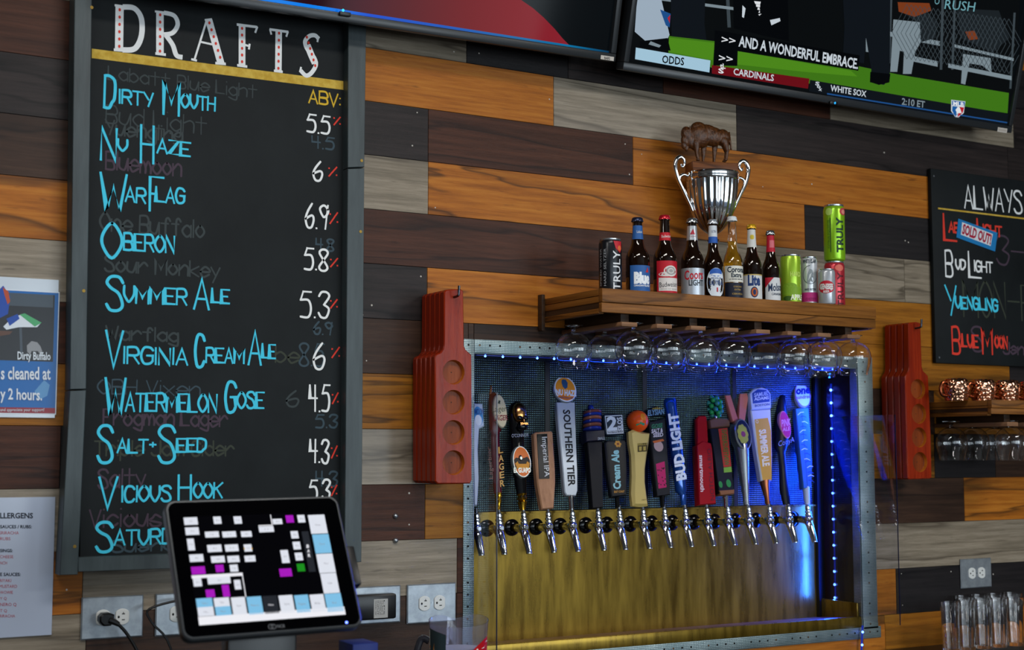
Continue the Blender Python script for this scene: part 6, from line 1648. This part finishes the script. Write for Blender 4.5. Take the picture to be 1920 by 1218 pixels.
for x in (872, 892): oo = qps(*c4p(x, 1050)); b.ring(oo[0], oo[1], ysc, .0042, .0056, 0)
b.text('NCR', at_y(ysc), qps(*c4p(917, 1058)), qps(*c4p(975, 1056)), qps(*c4p(917, 1036)), 0, .02); b.build('logo', flat('54565a'), po, smooth=0)
b = MB(); oo = qps(*c4p(1416, 1020)); b.puck(oo[0], oo[1], -.003, -.001, .0026, n=12); b.build('power_led', emis('pos_led', '5a70ff', 6), po)
# stand, kept upright under the tilted screen
Mi = Mq.inverted()
ctr = Mq @ V(((X0+X1)/2, .04, (Z0p+Z1p)/2*.6))
b = MB(Mi @ MX.Translation((o_.x, o_.y, 0)))
cy_ = ctr.y-o_.y
b.box(-.075, .075, cy_-.015, cy_+.03, CZ+.03, ctr.z, 0, .006); b.build('neck', BLACKP, po)
b = MB(Mi @ MX.Translation((o_.x, o_.y, 0))); b.box(-.13, .13, cy_-.11, cy_+.14, CZ+.0008, CZ+.03, 0, .008); b.build('stand_base', BLACKP, po)
bxp = P(*crop(640, 1060, .16667)(190, 915), .70)
bc = thing('carton', 'small blue carton beside the register at the bottom edge', 'carton', (bxp.x, bxp.y, CZ+.0005))
b = MB(); b.box(-.03, .03, -.04, .04, 0, bxp.z-CZ+.012, 0, .002); b.build('carton', flat('1c2c70'), bc)
b = MB(); b.rect(-.022, .026, bxp.z-CZ-.016, bxp.z-CZ-.008, -.0405, 0); b.build('white_band', flat('a8aec4'), bc, smooth=0)

# ================================================================== PLASTIC PITCHER
cpi = crop(640, 1060, .16667)
pd = .42
p = P(*cpi(1320, 640), pd)
kp = scale_at(p)*.16667
PR = 338*kp
pit = thing('pitcher', 'clear plastic beer pitcher with printed labels at the bottom edge', 'pitcher', (p.x, -pd, CZ+.0005), (0, 0, face_camera(p)))
ztop = P(*cpi(1320, 612), pd).z-CZ
PL = mat('clear_plastic', 'e9ebfb', .05, trans=.96, ior=1.3)
n_ = 48; prof = [(.70, 0), (.72, .004), (.80, .25), (.90, .7), (.95, .88), (1.0, 1.0)]
b = MB(); vs = []
def rimz(a):
    d = (a-R_(95)+math.pi) % (2*math.pi)-math.pi
    return 1+.030*math.sin(a)-.045*math.exp(-(d/R_(24))**2)
allp = [(r, z, 0) for r, z in prof]+[(r-.022, max(z, .03), 1) for r, z in reversed(prof)]
for r, z, inn in allp:
    for i in range(n_):
        a = 2*math.pi*i/n_
        zz = z*ztop*(1 if z < .8 else 1+(rimz(a)-1)*(z-.8)/.2); rr_ = r*PR*(1+(.10*max(0, math.cos(a-R_(95)))**8 if z > .8 else 0)*(z-.8)/.2)
        vs.append((rr_*math.cos(a), rr_*math.sin(a), zz))
b.add(vs, [(i*n_+j, i*n_+(j+1) % n_, (i+1)*n_+(j+1) % n_, (i+1)*n_+j) for i in range(len(allp)-1) for j in range(n_)]+[tuple(reversed(range(n_))), tuple((len(allp)-1)*n_+j for j in range(n_))])
b.build('jug', PL, pit, smooth=50)
rr_ = .86*PR
b = MB()
def pl_(cx, cy):   # crop pixel -> arc position and height on the jug
    u = max(-.97, min(.97, (cx-1325)*kp/(.95*PR))); a = math.asin(u); r = PR*(.97 if cy < 780 else .95)
    z = P(*cpi(cx, cy), pd+.06).z-CZ
    return ((r+.0015)*math.sin(a), -(r+.0015)*math.cos(a), z)
def band(pts_top, pts_bot, k):
    vs = [pl_(*q_) for q_ in pts_top]+[pl_(*q_) for q_ in pts_bot]; m_n = len(pts_top)
    b.add(vs, [(m_n+i, m_n+i+1, i+1, i) for i in range(m_n-1)], k)
band([(995+i*24, 745+i*6) for i in range(9)], [(995+i*24, 1010) for i in range(9)], 0)
band([(1490+i*20, 930-i*18) for i in range(9)], [(1470+i*22, 1010-i*6) for i in range(9)], 1)
b.build('label', [flat('2e3c40', .3), flat('b01418', .3)], pit, smooth=30)
b = MB()
def pl2(pts, k, lift):
    vs = [V(pl_(*q_)) for q_ in pts]
    vs = [V((v.x*(1+lift), v.y*(1+lift), v.z)) for v in vs]; b.add(vs, [tuple(range(len(vs)))], k)
pl2([(998, 1000), (1062, 1005), (1076, 800), (1004, 770)], 0, .004); pl2([(1003, 975), (1058, 985), (1066, 828), (1008, 808)], 1, .008); pl2([(1006, 800), (1064, 825), (1070, 806), (1008, 782)], 2, .008)
pl2([(1520, 950), (1540, 945), (1532, 925), (1516, 935)], 0, .006); pl2([(1575, 930), (1600, 925), (1640, 850), (1625, 845)], 0, .006)
b.build('label_print', [flat('e0ddd2'), flat('d8861c'), flat('3a3a40')], pit, smooth=0)
b = MB(); b.tube([(-PR*.98, 0, ztop*.85), (-PR*1.25, .0, ztop*.86), (-PR*1.42, 0, ztop*.7), (-PR*1.35, 0, ztop*.4), (-PR*.8, 0, ztop*.3)], .009, 10, 0, 5); b.build('handle', mat('pitcher_handle', '2a2a30', .2), pit)
b = MB(); b.lathe([(1e-5, .012), (.69*PR, .012), (.84*PR, .80*ztop), (1e-5, .80*ztop)], 40, caps=False); b.build('ice_water', mat('ice_water', 'd4d6e8', .4, trans=.5), pit, smooth=50)
